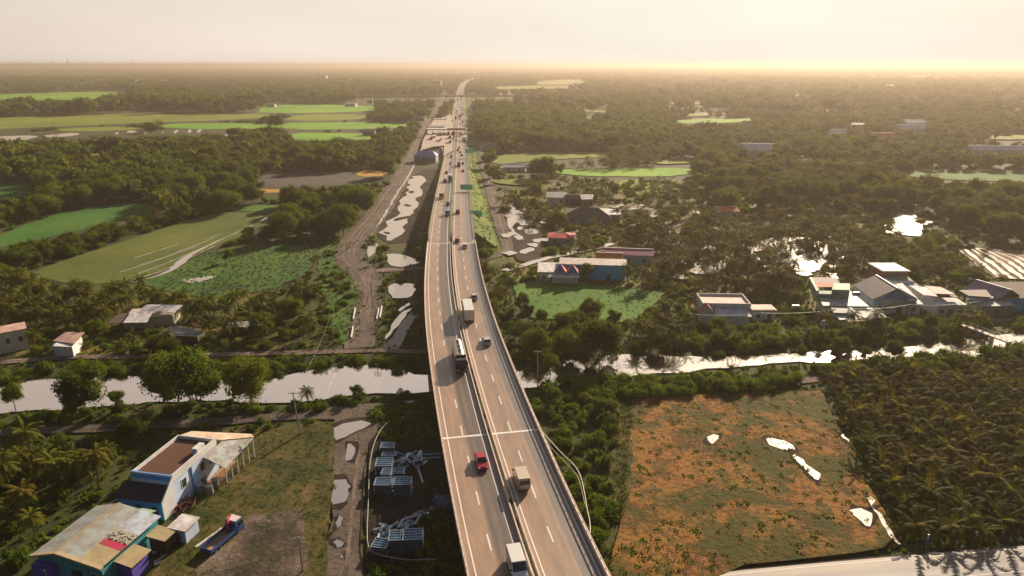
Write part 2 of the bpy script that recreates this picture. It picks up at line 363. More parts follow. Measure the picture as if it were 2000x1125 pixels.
for i in range(len(CL)):
    d = CL[min(len(CL)-1, i+1)]-CL[max(0, i-1)]; d.z = 0; d.normalize(); NRM.append(Vector((d.y, -d.x, 0)))   # points right
S = [0]
for i in range(1, len(CL)): S.append(S[-1]+(CL[i]-CL[i-1]).length)
def atY(Y):
    for i in range(1, len(CL)):
        if CL[i].y >= Y:
            t = (Y-CL[i-1].y)/(CL[i].y-CL[i-1].y); return CL[i-1].lerp(CL[i], t), NRM[i-1].lerp(NRM[i], t).normalized(), S[i-1]+t*(S[i]-S[i-1])
    return CL[-1], NRM[-1], S[-1]
def atS(s):
    for i in range(1, len(CL)):
        if S[i] >= s:
            t = (s-S[i-1])/(S[i]-S[i-1]); return CL[i-1].lerp(CL[i], t), NRM[i-1].lerp(NRM[i], t).normalized()
    return CL[-1], NRM[-1]
def ribbon(prof, i0=0, i1=None, closed=False, every=1):
    """sweep a cross-section [(offset right, z)] along the line"""
    idx = list(range(i0, i1 if i1 else len(CL), every)); V = []; Fc = []; n = len(prof)
    for k, i in enumerate(idx):
        for o, z in prof: V.append(CL[i]+NRM[i]*o+Vector((0, 0, z)))
        if k:
            for j in range(n if closed else n-1):
                a = (k-1)*n+j; b = (k-1)*n+(j+1) % n; Fc.append((a, b, b+n, a+n))
    if closed: Fc += [tuple(range(n-1, -1, -1)), tuple(range((len(idx)-1)*n, len(idx)*n))]
    return V, Fc, idx
LW, RW, G = 8.05, 8.5, .45
iA = next(i for i, p in enumerate(CL) if p.y > 252)
TAN = (.40, .26, .175); TAN2 = (.32, .215, .155); DK = (.12, .095, .085); SH = (.21, .175, .16)
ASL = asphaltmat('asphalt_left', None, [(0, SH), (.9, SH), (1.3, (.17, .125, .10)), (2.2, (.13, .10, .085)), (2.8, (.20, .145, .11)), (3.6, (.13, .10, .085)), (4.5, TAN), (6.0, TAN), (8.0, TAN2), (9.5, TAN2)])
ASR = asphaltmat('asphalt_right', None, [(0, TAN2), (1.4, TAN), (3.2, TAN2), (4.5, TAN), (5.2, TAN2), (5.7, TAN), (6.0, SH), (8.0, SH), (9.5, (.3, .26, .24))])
def carriage(name, a, b, mat, sgn):
    V, Fc, idx = ribbon([(a, .012), (b, .012)]); V = [Vector(v) for v in V]
    uv = []
    for k in range(1, len(idx)):
        s0, s1 = S[idx[k-1]], S[idx[k]]
        u0 = abs(a)-G; u1 = abs(b)-G
        uv += [(u0, s0), (u1, s0), (u1, s1), (u0, s1)]
    Fc = [f for f in Fc]
    if (V[Fc[0][1]]-V[Fc[0][0]]).cross(V[Fc[0][2]]-V[Fc[0][0]]).z < 0:
        Fc = [f[::-1] for f in Fc]; uv2 = []
        for k in range(0, len(uv), 4): uv2 += uv[k:k+4][::-1]
        uv = uv2
    tag(link(name, mesh(name, V, Fc, mat, uv=uv)), kind='structure')
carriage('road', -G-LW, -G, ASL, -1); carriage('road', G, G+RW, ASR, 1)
# embankment carrying the road beyond the bridge
i2 = next(i for i, p in enumerate(CL) if p.y > 1500)
V, Fc, idx = ribbon([(-G-LW-.7, -.02), (G+RW+.7, -.02)], iA-1)
V, Fc, _ = [], [], 0
idx = list(range(iA+2, len(CL)))
for k, i in enumerate(idx):
    h = CL[i].z; e = h*1.35
    for o, z in ((-G-LW-.8-e, .006-h), (-G-LW-.8, -.03), (G+RW+.8, -.03), (G+RW+.8+e, .006-h)):
        V.append(CL[i]+NRM[i]*o+Vector((0, 0, z)))
    if k:
        for j in range(3): a = (k-1)*4+j; Fc.append((a, a+1, a+5, a+4))
Fc.append((0, 1, 2, 3))
tag(link('embankment', mesh('embankment', V, Fc, [VERGE, MUD], [1 if j % 3 == 0 else 0 for j in range(len(Fc)-1)]+[0])), kind='structure')
# markings
WHITE = plain('road_paint', (.78, .74, .68), .7, var=.15, scale=3)
CONC = plain('concrete', (.46, .40, .36), .85, var=.3, scale=.8)
CONCP = plain('parapet_concrete', (.74, .60, .52), .8, var=.25, scale=1.2)
DARKST = plain('dark_steel', (.05, .045, .045), .5, .6, var=.3)
GALV = plain('galvanised_steel', (.5, .48, .46), .4, .7, var=.2)
mk = MB()
def line_mark(o, w, i0=0, i1=None):
    V, Fc, _ = ribbon([(o-w/2, .018), (o+w/2, .018)], i0, i1)
    mk.add(V, [f[::-1] for f in Fc])
for o in (-G-LW+.95, -G-1.0, G+.75, G+RW-.62): line_mark(o, .18)
s = 4.0
while s < 1500:
    for o in (-4.75, 4.05):
        for a in (0,):
            p, n = atS(s); q, m = atS(s+3.6)
            mk.add([p+n*(o-.11)+Vector((0, 0, .019)), p+n*(o+.11)+Vector((0, 0, .019)), q+m*(o+.11)+Vector((0, 0, .019)), q+m*(o-.11)+Vector((0, 0, .019))], [(0, 1, 2, 3)])
    s += 10.5
tag(mk.build('lane_markings', WHITE), kind='structure')
JOINTS = (110.5, 250.0)
# bridge
br = empty('road_bridge', (*CL[0].xy, 0), 0, 'long curving concrete viaduct with two decks carrying the expressway over the canal', 'bridge')
def bpart(name, prof, mat, closed=True, i0=0, i1=None):
    V, Fc, _ = ribbon(prof, i0, i1, closed); o = link(name, mesh(name, V, Fc, mat)); 
    o.parent = br; o.matrix_parent_inverse = Matrix.Translation(-br.location); return o
bpart('deck', [(-G-LW, 0), (-G, 0), (-G, -.35), (-G-1.2, -1.3), (-G-LW+1.6, -1.3), (-G-LW, -.4)], CONC, True, 0, iA+4)
bpart('deck', [(G, 0), (G+RW, 0), (G+RW, -.4), (G+RW-1.6, -1.3), (G+1.2, -1.3), (G, -.35)], CONC, True, 0, iA+4)
def wallp(o0, o1, z): return [(o0, -.38), (o0, z), (o1, z), (o1, -.38)]
bpart('parapet', wallp(-G-LW-.28, -G-LW+.02, .75), CONCP, True, 0, iA)
bpart('parapet', wallp(G+RW-.02, G+RW+.28, .75), CONCP, True, 0, iA)
bpart('parapet', wallp(-G-.02, -G+.16, .62), CONCP, True, 0, iA)
bpart('parapet', wallp(G-.16, G+.02, .62), CONCP, True, 0, iA)
for o in (-G-LW-.13, G+RW+.13):
    V, Fc, _ = ribbon([(o-.06, 1.08), (o-.06, 1.2), (o+.06, 1.2), (o+.06, 1.08)], 0, iA, True)
    mb = MB(); mb.add(V, Fc)
    s = 2.0
    while s < S[iA]-2:
        p, n = atS(s); c = p+n*o; mb.cyl(c+Vector((0, 0, .74)), c+Vector((0, 0, 1.1)), .05, n=6); s += 2.0
    q = mb.build('railing', plain('rail_paint', (.62, .46, .38), .6)); q.parent = br; q.matrix_parent_inverse = Matrix.Translation(-br.location)
for Y in JOINTS:
    p, n, s_ = atY(Y)
    for a, b in ((-G-LW+.05, -G-.05), (G+.05, G+RW-.05)):
        mb = MB(); d = Vector((-n.y, n.x, 0)); mb.slab([p+n*a-d*.28+Vector((0, 0, .03)), p+n*b-d*.28+Vector((0, 0, .03)), p+n*b+d*.28+Vector((0, 0, .03)), p+n*a+d*.28+Vector((0, 0, .03))], .015)
        q = mb.build('expansion_joint', WHITE); q.parent = br; q.matrix_parent_inverse = Matrix.Translation(-br.location)
for k in range(8):
    Y = 40+k*30; p, n, s_ = atY(Y)
    for a in (-G-LW/2, G+RW/2):
        mb = MB(); c = p+n*a; d = Vector((-n.y, n.x, 0))
        for q in (-2.3, 2.3): mb.cyl((c+n*q).xy.to_3d(), (c+n*q).xy.to_3d()+Vector((0, 0, 4.3)), .6, n=12)
        mb.slab([c+n*3.6*i+d*.8*j+Vector((0, 0, -1.32)) for i, j in ((-1, -1), (1, -1), (1, 1), (-1, 1))], .9)
        q = mb.build('pier', CONC); q.parent = br; q.matrix_parent_inverse = Matrix.Translation(-br.location)
# guardrails past the abutment
def guard(o, label, ext):
    V, Fc, _ = ribbon([(o-.04, .45), (o-.04, .8), (o+.04, .8), (o+.04, .45)], iA, i2, True, 2)
    mb = MB(); mb.add(V, Fc); s = S[iA]
    while s < S[iA]+500:
        p, n = atS(s); c = p+n*o; mb.cyl(c-Vector((0, 0, .05)), c+Vector((0, 0, .75)), .07, n=5); s += 4
    tag(mb.build('guardrail', plain('guard_paint', (.66, .58, .52), .5, .2)), label, 'guardrail')
guard(-G-LW-.1, 'pale metal guardrail along the left edge of the expressway beyond the bridge', 0)
guard(G+RW+.1, 'pale metal guardrail along the right grass verge of the expressway beyond the bridge', 0)
guard(0, 'pale metal guardrail on the centre line between the two carriageways beyond the bridge', 0)

# highway footprint in pixels, no plants on it
hl = []; hr = []
for i, p in enumerate(CL):
    if p.y > 60:
        e = 1.2 if p.y < 255 else p.z*1.9+2
        a = p-NRM[i]*(G+LW+e); b = p+NRM[i]*(G+RW+e+(1 if p.y > 255 else 0)); hl.append(px_of(a.x, a.y)); hr.append(px_of(b.x, b.y))
EXCL.append(hl+hr[::-1])
HWAY_EX = EXCL[-1]
# ------------------------------------------------------------------ fields, water, tracks (traced where they lie)
FF = 'field'
# far left
sheet(FF, [(-200, 190), (60, 182), (150, 179), (245, 178), (262, 183), (150, 196), (0, 194), (-200, 200)], RICE, jitter=1)
sheet(FF, [(260, 176), (310, 172), (312, 175), (262, 179)], OLIVEFAR, jitter=1)
sheet(FF, [(-250, 232), (0, 228), (160, 226), (235, 221), (420, 222), (545, 222), (500, 232), (300, 238), (130, 246), (-250, 262)], OLIVEFAR, jitter=1)
sheet(FF, [(310, 243), (400, 239), (530, 241), (575, 250), (440, 252), (320, 250)], RICE, jitter=1)
sheet(FF, [(505, 214), (525, 205), (620, 203), (750, 207), (735, 214), (690, 219), (505, 221)], RICE, jitter=1)
sheet(FF, [(575, 223), (720, 222), (718, 233), (545, 236)], OLIVEFAR, jitter=1)
sheet(FF, [(545, 240), (640, 238), (800, 239), (822, 245), (740, 251), (560, 253)], RICE, jitter=1)
sheet(FF, [(555, 258), (700, 260), (750, 265), (745, 272), (575, 275)], RICE, jitter=1)
sheet(FF, [(120, 250), (230, 246), (300, 252), (120, 257)], OLIVEFAR, jitter=1)
sheet('water', [(-100, 268), (0, 266), (75, 263), (62, 272), (0, 276), (-100, 277)], POND, jitter=.8)
sheet('water', [(88, 263), (158, 258), (157, 264), (92, 269)], POND, jitter=.8)
for a, b, c, d in ((246, 254, 268, 259), (280, 256, 290, 263), (313, 252, 323, 260), (340, 253, 350, 260), (365, 252, 376, 259), (384, 251, 394, 259), (224, 258, 232, 263), (318, 264, 324, 270), (436, 262, 446, 268), (474, 268, 484, 275)):
    sheet('water', [(a, d), (a+3, b), (c, b+1), (c-4, d)], POND, jitter=.4, it=1)
sheet(FF, [(495, 343), (560, 338), (690, 335), (745, 340), (730, 352), (640, 365), (500, 366)], PLOUGH)
sheet(FF, [(503, 369), (562, 369), (560, 375), (503, 376)], ORANGE, it=0)
sheet(FF, [(690, 334), (760, 330), (765, 342), (700, 346)], ORANGE)
sheet(FF, [(-60, 359), (0, 356), (74, 357), (62, 378), (0, 398), (-60, 412)], RICE2)
sheet('water', [(44, 396), (61, 391), (63, 394), (46, 399)], POND, jitter=.2, it=1)
sheet(FF, [(-40, 478), (0, 458), (60, 435), (150, 407), (250, 396), (318, 399), (305, 412), (225, 432), (120, 458), (0, 486)], RICE2)
sheet(FF, [(50, 540), (100, 518), (170, 494), (300, 452), (400, 420), (455, 412), (540, 425), (520, 440), (430, 478), (370, 500), (335, 524), (245, 553), (150, 556)], OLIVE)
sheet(FF, [(440, 405), (540, 398), (560, 410), (545, 418), (460, 410)], MEADOW)
# furrow water lines on the olive field
for q in ([(232, 532), (300, 511), (360, 487), (420, 464)], [(255, 540), (330, 512), (400, 482), (425, 470)], [(255, 548), (320, 528), (370, 504), (420, 480)], [(262, 504), (310, 489), (350, 476)], [(398, 468), (440, 454), (480, 440), (505, 430)], [(270, 518), (330, 500), (385, 480)]):
    strip('water', q, .45, POND, jitter=.12, step=2.0, excl=False)
strip('water', [(258, 552, .7), (300, 541, .9), (335, 527, 2.2), (358, 508, 3.6), (372, 498, 2.5), (400, 483, 1.0), (440, 464, .8), (480, 446, .9), (522, 425, .9)], 1, POND, jitter=.35)
sheet('marsh', [(300, 560), (262, 553), (340, 530), (385, 500), (460, 480), (560, 478), (610, 480), (615, 520), (560, 560), (480, 575), (380, 585)], WET)
sheet('marsh', [(700, 470), (620, 480), (620, 540), (640, 600), (640, 670), (700, 676), (716, 600), (700, 540), (662, 506)], WET, excl=False)
sheet('marsh', [(300, 640), (350, 660), (440, 650), (560, 610), (640, 600), (640, 672), (560, 684), (300, 690)], YARD, excl=False)
sheet('water', [(352, 546), (380, 544), (400, 540), (425, 538), (410, 545), (385, 552), (365, 552)], POND, jitter=.3)
# long lagoon beside the road works
sheet('bank', [(830, 330), (858, 330), (855, 400), (840, 452), (836, 470), (735, 478), (745, 430), (800, 345)], MUD)
sheet('water', [(802, 345), (829, 342), (826, 362), (818, 385), (812, 410), (800, 435), (776, 468), (762, 471), (742, 460), (756, 436), (775, 418), (786, 392), (796, 372)], POND, jitter=1.2, wl=True, step=2)
for q in ([(800, 372), (812, 374), (808, 378), (798, 377)], [(790, 398), (803, 400), (800, 404), (788, 402)], [(768, 428), (800, 420), (803, 424), (772, 433)], [(748, 452), (764, 455), (760, 458), (748, 456)], [(787, 440), (800, 432), (804, 440), (790, 452)]):
    sheet('bank', q, MUD, jitter=.5)
sheet('water', [(720, 478), (740, 474), (735, 490), (722, 503), (715, 500)], POND, jitter=.4)
sheet('water', [(752, 497), (775, 495), (800, 502), (828, 512), (800, 518), (780, 523), (758, 517)], POND, jitter=.3)
sheet('water', [(755, 554), (815, 554), (810, 570), (803, 582), (770, 584), (762, 578)], POND, jitter=.3)
strip('water', [(752, 664, 1.0), (772, 636, 1.6), (793, 610, 1.6), (822, 598, .8)], 1, POND, jitter=.4)
sheet('water', [(776, 606), (800, 590), (799, 597), (782, 610)], POND, jitter=.3)
strip('road', [(760, 684, 5), (778, 660, 3.6), (797, 628, 3), (826, 598, 2.6)], 3, plain('wet_asphalt', (.10, .09, .095), .45), jitter=.1)
# earth roads left of the expressway
strip('dirt_road', [(872, 172, 12), (862, 200, 12), (847, 225, 12), (832, 250, 12), (812, 290, 12), (787, 340, 12), (762, 380, 12), (735, 420, 12), (703, 455, 11), (684, 482, 11), (684, 507, 11), (700, 525, 10.5), (718, 545, 9.5), (722, 575, 8), (714, 610, 7.5), (705, 645, 7), (700, 680, 8)], 10, DIRT, jitter=.5)
for o, w in ((-9, .9), (7, .7), (0, .5)):
    strip('wheel_track', [(847+o*.4, 225), (832+o*.5, 250), (812+o*.6, 290), (787+o*.8, 340), (762+o, 380), (735+o*1.1, 420), (703+o*1.2, 455), (684+o*1.3, 484), (684+o*1.2, 507), (702+o*.9, 527), (718+o*.8, 548), (722+o*.8, 575), (714+o*.8, 610), (705+o*.9, 645)], w, DIRTP, excl=False)
strip('water', [(857, 225, 1.2), (842, 250, 1.2), (824, 290, 1.3), (800, 340, 1.2), (777, 375, 1), (757, 410, .9), (735, 445, .8), (718, 470, .8)], 1, POND, jitter=.4, excl=False)
strip('dirt_road', [(716, 530, 5), (760, 528, 4.5), (800, 526, 4), (838, 523, 4)], 4, DIRTP)
strip('kerb', [(712, 492, .5), (706, 505, .6), (712, 520, .7), (728, 529, .6)], .5, DIRTP, jitter=.05)
OPEN_VIEW.append([(912, 205), (922, 205), (948, 310), (968, 385), (1000, 475), (990, 498), (930, 516), (930, 505), (980, 480), (955, 385), (930, 290)])
sheet('verge', [(906, 205), (916, 205), (925, 240), (934, 275), (941, 310), (950, 345), (961, 385), (971, 420), (983, 455), (1010, 478), (1000, 500), (960, 512), (936, 516), (930, 480), (921, 420), (914, 340), (908, 260)], VERGE, z=.003, it=0, excl=True)
# right service road
strip('dirt_road', [(918, 205, 6), (926, 240, 6), (935, 275, 6), (942, 310, 6), (951, 345, 6), (962, 385, 6), (972, 420, 6), (984, 455, 6), (993, 478, 6), (985, 493, 4.5), (955, 505, 3.5), (930, 511, 3.5)], 5.5, DIRT, jitter=.3)
strip('wheel_track', [(926, 240), (942, 310), (962, 385), (984, 455), (991, 478), (983, 492), (950, 505)], .8, DIRTP, excl=False)
# track along the canal
strip('canal_path', [(-60, 712), (60, 704), (150, 698), (300, 697), (450, 693), (600, 689), (700, 686), (770, 686), (835, 688)], 2.6, DIRTP)
strip('canal_path', [(1235, 657), (1330, 656), (1450, 656), (1560, 651), (1620, 645), (1700, 640), (1800, 632), (1880, 630), (1965, 626), (2080, 622)], 2.4, DIRTP)
strip('canal_path', [(1560, 745), (1600, 741), (1640, 739)], 3, DIRTP)
# canal
sheet('water', [(-120, 760), (60, 745), (100, 742), (250, 735), (500, 748), (600, 728), (650, 718), (740, 716), (836, 735), (900, 735), (1010, 728), (1100, 705), (1232, 690), (1300, 697), (1400, 700), (1500, 693), (1620, 688), (1780, 676), (1900, 666), (1990, 650), (2100, 640),
               (2100, 668), (1990, 680), (1900, 702), (1800, 700), (1650, 706), (1500, 712), (1300, 730), (1232, 738), (1100, 750), (900, 775), (838, 766), (700, 772), (600, 785), (500, 790), (420, 780), (130, 800), (60, 804), (-120, 828)], WATER, jitter=.8, step=3)
# near bank
strip('dirt_road', [(-60, 850, 3), (100, 842, 3), (230, 836, 3), (400, 826, 3.4), (520, 818, 3.4), (650, 808, 5), (720, 806, 8), (790, 800, 5), (845, 795, 4)], 3, DIRT, jitter=.4)
sheet('dirt_yard', [(640, 826), (700, 812), (770, 812), (780, 830), (730, 850), (715, 880), (712, 960), (705, 1060), (712, 1180), (632, 1180), (642, 1080), (652, 960), (650, 880)], DIRT, jitter=.4)
strip('wheel_track', [(700, 880), (692, 960), (684, 1040), (676, 1120), (670, 1160)], .6, DIRTP, excl=False)
for q in ([(652, 832), (700, 822), (728, 826), (712, 838), (690, 846), (668, 860), (648, 862)], [(676, 872), (690, 868), (696, 880), (692, 902), (678, 898)], [(648, 940), (672, 935), (685, 950), (676, 962), (676, 984), (650, 986), (650, 962)], [(657, 1012), (664, 1012), (666, 1028), (660, 1034), (655, 1028)], [(648, 1060), (662, 1052), (671, 1062), (665, 1072), (652, 1070)], [(666, 1086), (673, 1084), (670, 1096)], [(760, 816), (800, 808), (806, 812), (775, 824)]):
    cx_, cy_ = sum(a for a, b in q)/len(q), sum(b for a, b in q)/len(q)
    sheet('mud', [(cx_+(a-cx_)*1.35, cy_+(b-cy_)*1.4) for a, b in q], MUD, jitter=.4, excl=False, wl=True, step=.8)
    sheet('puddle', q, POND, jitter=.3, excl=False, wl=True, step=.8)
sheet('yard', [(500, 850), (560, 835), (648, 822), (652, 880), (650, 960), (640, 1080), (630, 1180), (260, 1180), (330, 1080), (400, 985), (470, 900)], YARD, jitter=.5)
sheet('dirt_yard', [(430, 1040), (500, 1000), (560, 1000), (610, 1020), (600, 1100), (580, 1180), (360, 1180), (400, 1090)], TROD, jitter=1.2, excl=False, wl=True)
sheet('storage_yard', [(722, 840), (850, 800), (905, 880), (930, 1000), (960, 1180), (712, 1180), (716, 960)], MUD, jitter=.5)
# right side
sheet(FF, [(1290, 236), (1400, 232), (1475, 230), (1462, 238), (1345, 244)], RICE, jitter=1)
sheet(FF, [(955, 306), (1010, 298), (1185, 297), (1202, 305), (1040, 315), (960, 323)], OLIVEFAR)
sheet(FF, [(1070, 332), (1200, 330), (1355, 327), (1345, 345), (1200, 346), (1100, 342)], RICE)
sheet(FF, [(1700, 334), (1850, 331), (2000, 334), (2150, 336), (2150, 362), (2000, 356), (1880, 353), (1780, 346)], RICE2)
sheet(FF, [(1040, 160), (1130, 155), (1150, 163), (1060, 168)], OLIVEFAR, jitter=2)
sheet(FF, [(960, 170), (1060, 168), (1140, 170), (1140, 173), (970, 176)], OLIVEFAR, jitter=2)
sheet(FF, [(1003, 556), (1050, 547), (1150, 555), (1298, 573), (1262, 612), (1240, 632), (1130, 628), (1040, 622), (1015, 600)], MEADOW, it=0)
sheet(FF, [(1180, 352), (1360, 352), (1330, 385), (1190, 378)], OLIVEFAR, excl=False)
sheet('mud_flat', [(985, 395), (1010, 400), (1040, 440), (1070, 470), (1050, 520), (1000, 505), (1002, 470)], MUD)
for q in ([(985, 402), (1010, 408), (1030, 430), (1018, 445), (1008, 432), (1000, 450), (1025, 468), (1010, 470), (992, 440)], [(1020, 450), (1045, 448), (1055, 455), (1030, 460)], [(1015, 490), (1045, 483), (1040, 492), (1018, 498)], [(975, 326), (1010, 328), (1060, 334), (1045, 338), (990, 334)]):
    sheet('water', q, POND, jitter=.6)
strip('water', [(985, 530, 2.5), (1020, 520, 3), (1060, 508, 3), (1110, 497, 3), (1160, 487, 2.5), (1215, 472, 2.2)], 3, POND, jitter=.5)
for q in ([(1190, 402), (1222, 398), (1218, 404), (1195, 408)], [(1225, 408), (1255, 402), (1252, 408), (1232, 412)], [(1262, 416), (1275, 408), (1287, 409), (1283, 418), (1268, 420)], [(1292, 436), (1312, 432), (1314, 438), (1300, 441)], [(1450, 478), (1530, 462), (1620, 470), (1615, 525), (1540, 532), (1470, 520)], [(1738, 412), (1768, 410), (1784, 418), (1800, 440), (1806, 462), (1770, 461), (1737, 452), (1745, 430)], [(1560, 505), (1600, 500), (1605, 530), (1565, 536)]):
    sheet('water', q, POND, jitter=.6, excl=(q[0][0] != 1450))
sheet('water', [(1862, 480), (1900, 486), (2000, 492), (2130, 500), (2130, 552), (2000, 548), (1950, 546), (1920, 526), (1885, 505)], POND, jitter=1)
for k in range(9):
    strip('bank', [(1872+k*14, 483+k*1.5), (1900+k*18, 508), (1945+k*22, 545+k)], 1.5, DRY, jitter=.5)
strip('dirt_road', [(1302, 451, 3), (1322, 442, 3), (1340, 430, 3)], 3, DIRTP)
sheet('weed_field', [(1232, 790), (1245, 778), (1400, 772), (1560, 765), (1602, 762), (1622, 800), (1655, 865), (1700, 960), (1766, 1070), (1640, 1090), (1400, 1118), (1330, 1180), (1180, 1180), (1205, 1060), (1215, 960), (1228, 860)], DRY, jitter=.5)
strip('grass_margin', [(1224, 790, 3.6), (1216, 860, 3.4), (1210, 930, 3.2), (1204, 990, 3)], 3.4, YARD, jitter=.8)
for q in ([(1496, 855), (1530, 862), (1550, 880), (1540, 884), (1510, 874), (1492, 866)], [(1548, 888), (1560, 895), (1566, 910), (1590, 926), (1600, 935), (1590, 944), (1582, 934), (1562, 916)], [(1640, 852), (1652, 862), (1656, 868), (1644, 862)], [(1660, 1000), (1672, 995), (1700, 998), (1704, 1022), (1690, 1030), (1668, 1014)], [(1380, 860), (1398, 852), (1410, 858), (1385, 872)], [(1690, 970), (1704, 984), (1708, 1000), (1716, 1014), (1706, 1004)]):
    cx_, cy_ = sum(a for a, b in q)/len(q), sum(b for a, b in q)/len(q)
    sheet('mud', [(cx_+(a-cx_)*1.35, cy_+(b-cy_)*1.4) for a, b in q], MUD, jitter=.4, excl=False, wl=True, step=.8)
    sheet('puddle', q, POND, jitter=.5, excl=False, wl=True, step=.8)
strip('water', [(1716, 1008, .5), (1728, 1030, .8), (1740, 1050, .7), (1756, 1068, .5)], .6, POND, jitter=.15, excl=False)
# wet road in the corner
WETR = asphaltmat('wet_road', None, [(0, (.36, .28, .22)), (1.5, (.32, .24, .19)), (3, (.20, .17, .16)), (4, (.32, .27, .25)), (5.5, (.18, .155, .15)), (7, (.33, .29, .27)), (8.5, (.22, .19, .18)), (9.5, (.35, .3, .28))], rough=.62)
c = [P(x, y) for x, y in ((1200, 1150), (1320, 1133), (1450, 1118), (1600, 1104), (1750, 1091), (1900, 1078), (2050, 1066), (2300, 1048))]
V = []; Fc = []; uv = []; s0 = 0
for i, p in enumerate(c):
    d = (c[min(i+1, len(c)-1)]-c[max(0, i-1)]).normalized(); n = Vector((d.y, -d.x, 0))
    V += [Vector((p.x, p.y, .45)), Vector((p.x, p.y, .45))+n*9.6]
    if i:
        s1 = s0+(p-c[i-1]).length; Fc.append((2*i-2, 2*i-1, 2*i+1, 2*i)); uv += [(0, s0), (9.6, s0), (9.6, s1), (0, s1)]; s0 = s1
tag(link('road', mesh('road', V, Fc, WETR, uv=uv)), kind='structure')
V2 = []; F2 = []
for i in range(len(c)):
    a = V[2*i]; V2 += [a, Vector((a.x, a.y+.9, 0.0))]
    if i: F2.append((2*i-2, 2*i, 2*i+1, 2*i-1))
tag(link('road_shoulder', mesh('road_shoulder', V2, F2, MUD)), kind='structure')
EXCL.append([(1200, 1140), (1450, 1108), (1750, 1080), (2050, 1056), (2300, 1040), (2300, 1300), (1200, 1300)])
mb = MB()
for i in range(1, len(c)):
    for off in (.5, 5.0):
        a, b = V[2*i-2], V[2*i]; w = (V[2*i-1]-a).normalized(); w2 = (V[2*i+1]-b).normalized()
        up = Vector((0, 0, .006)); mb.add([a+w*off+up, a+w*(off+.14)+up, b+w2*(off+.14)+up, b+w2*off+up], [(0, 1, 2, 3)])
tag(mb.build('lane_markings', WHITE), kind='structure')
OPEN_VIEW.append([(-60, 252), (240, 254), (400, 250), (480, 262), (300, 268), (0, 277), (-60, 277)])
# lighter scrub land and flooded plots right of the expressway
sheet('scrub_land', [(960, 350), (1350, 350), (1720, 440), (1960, 552), (1560, 640), (1240, 650), (940, 540)], SCRUB, z=.002, jitter=2, excl=False)
sheet('scrub_land', [(-200, 545), (262, 556), (560, 575), (640, 600), (640, 684), (-200, 700)], SCRUB, z=.0025, jitter=2, excl=False)
bm = bmesh.new(); pr_ = random.Random(21)
for k in range(165):
    if k < 75 or k > 149: x, y = pr_.uniform(1290, 1650), pr_.uniform(455, 545)
    elif k < 110: x, y = pr_.gauss(1770, 22), pr_.gauss(435, 20)
    elif k > 149: x, y = pr_.uniform(1290, 1650), pr_.uniform(455, 545)
    elif k < 128: x, y = pr_.uniform(1180, 1420), pr_.uniform(395, 450)
    else: x, y = pr_.uniform(990, 1080), pr_.uniform(400, 500)
    c = P(x, y); w_, h_ = pr_.uniform(1, 3.2), pr_.uniform(1.5, 5); n_ = 11
    vs = [bm.verts.new((c.x+w_*math.cos(t)*pr_.uniform(.6, 1.2), c.y+h_*math.sin(t)*pr_.uniform(.6, 1.2), .9*c.y/400)) for t in [2*math.pi*i/n_ for i in range(n_)]]
    for v in vs: v.co.z = .55+k*.0004
    bm.faces.new(vs)
me = bpy.data.meshes.new('pools'); bm.to_mesh(me); bm.free(); me.materials.append(POND); tag(link('water', me), kind='structure')
# thin far paddies
pr_ = random.Random(5)
for k in range(46):
    y = pr_.uniform(141, 232); x = pr_.uniform(-60, 780) if k < 20 else pr_.uniform(960, 2040)
    if x > 1500 and y > 200 or (y > 196 and x < 860): continue
    w_ = pr_.uniform(30, 110); h_ = pr_.uniform(.5, 1.6)*(y-118)/45
    sheet(FF, [(x, y), (x+w_*.2, y-h_), (x+w_, y-h_*.9), (x+w_*.9, y+h_*.4), (x+w_*.3, y+h_)], pr_.choice([RICE, OLIVEFAR, OLIVEFAR, RICE2]), jitter=1)
for q in ([(1240, 318), (1330, 312), (1400, 316), (1320, 323)], [(1500, 305), (1600, 300), (1660, 305), (1560, 311)], [(1880, 268), (1990, 264), (2080, 270), (1960, 276)], [(1420, 372), (1500, 366), (1530, 372), (1450, 380)], [(960, 352), (1050, 350), (1090, 358), (980, 364)], [(130, 300), (230, 297), (260, 302), (160, 307)]):
    sheet(FF, q, OLIVEFAR, jitter=1.5)
# toll plaza apron
sheet('plaza', [(866, 312), (868, 290), (846, 292), (822, 300), (826, 280), (834, 262), (838, 250), (848, 238), (880, 226), (884, 240), (884, 280), (884, 300)], plain('plaza_concrete', (.42, .33, .27), .8, var=.2, scale=.05), z=1.52, jitter=.1, it=0)
# ------------------------------------------------------------------ buildings
TIN = corrugated('tin_roof', (.50, .50, .52), rough=.6, metal=.1); TINW = corrugated('white_tin_roof', (.76, .74, .74), amt=.2, rough=.65, metal=0); TING = corrugated('grey_tin_roof', (.36, .40, .38), amt=.2)
TINB = corrugated('blue_grey_tin', (.50, .56, .66), amt=.15); RUSTR = corrugated('rusty_roof', (.13, .06, .035), rust=(.10, .05, .03), amt=.6, metal=0)
BEIGE = corrugated('beige_fibre_roof', (.46, .38, .22), amt=.4, metal=0, rough=.8); MAROON = corrugated('maroon_roof', (.42, .07, .16), amt=.2, metal=0)
REDR = corrugated('red_tin_roof', (.80, .05, .07), amt=.15, metal=0); ORANGER = corrugated('orange_tile_roof', (.85, .20, .03), amt=.25, metal=0)
BLUER = corrugated('blue_tin_roof', (.03, .22, .45), amt=.15, metal=.1); PURPLER = corrugated('purple_roof', (.05, .03, .07), amt=.25, metal=0); GREENR = corrugated('green_tin_roof', (.22, .40, .30), amt=.2, metal=.1)
BROWNR = corrugated('brown_roof', (.12, .085, .085), amt=.3, metal=0); PINKT = corrugated('pink_roof', (.70, .45, .38), amt=.2, metal=0)
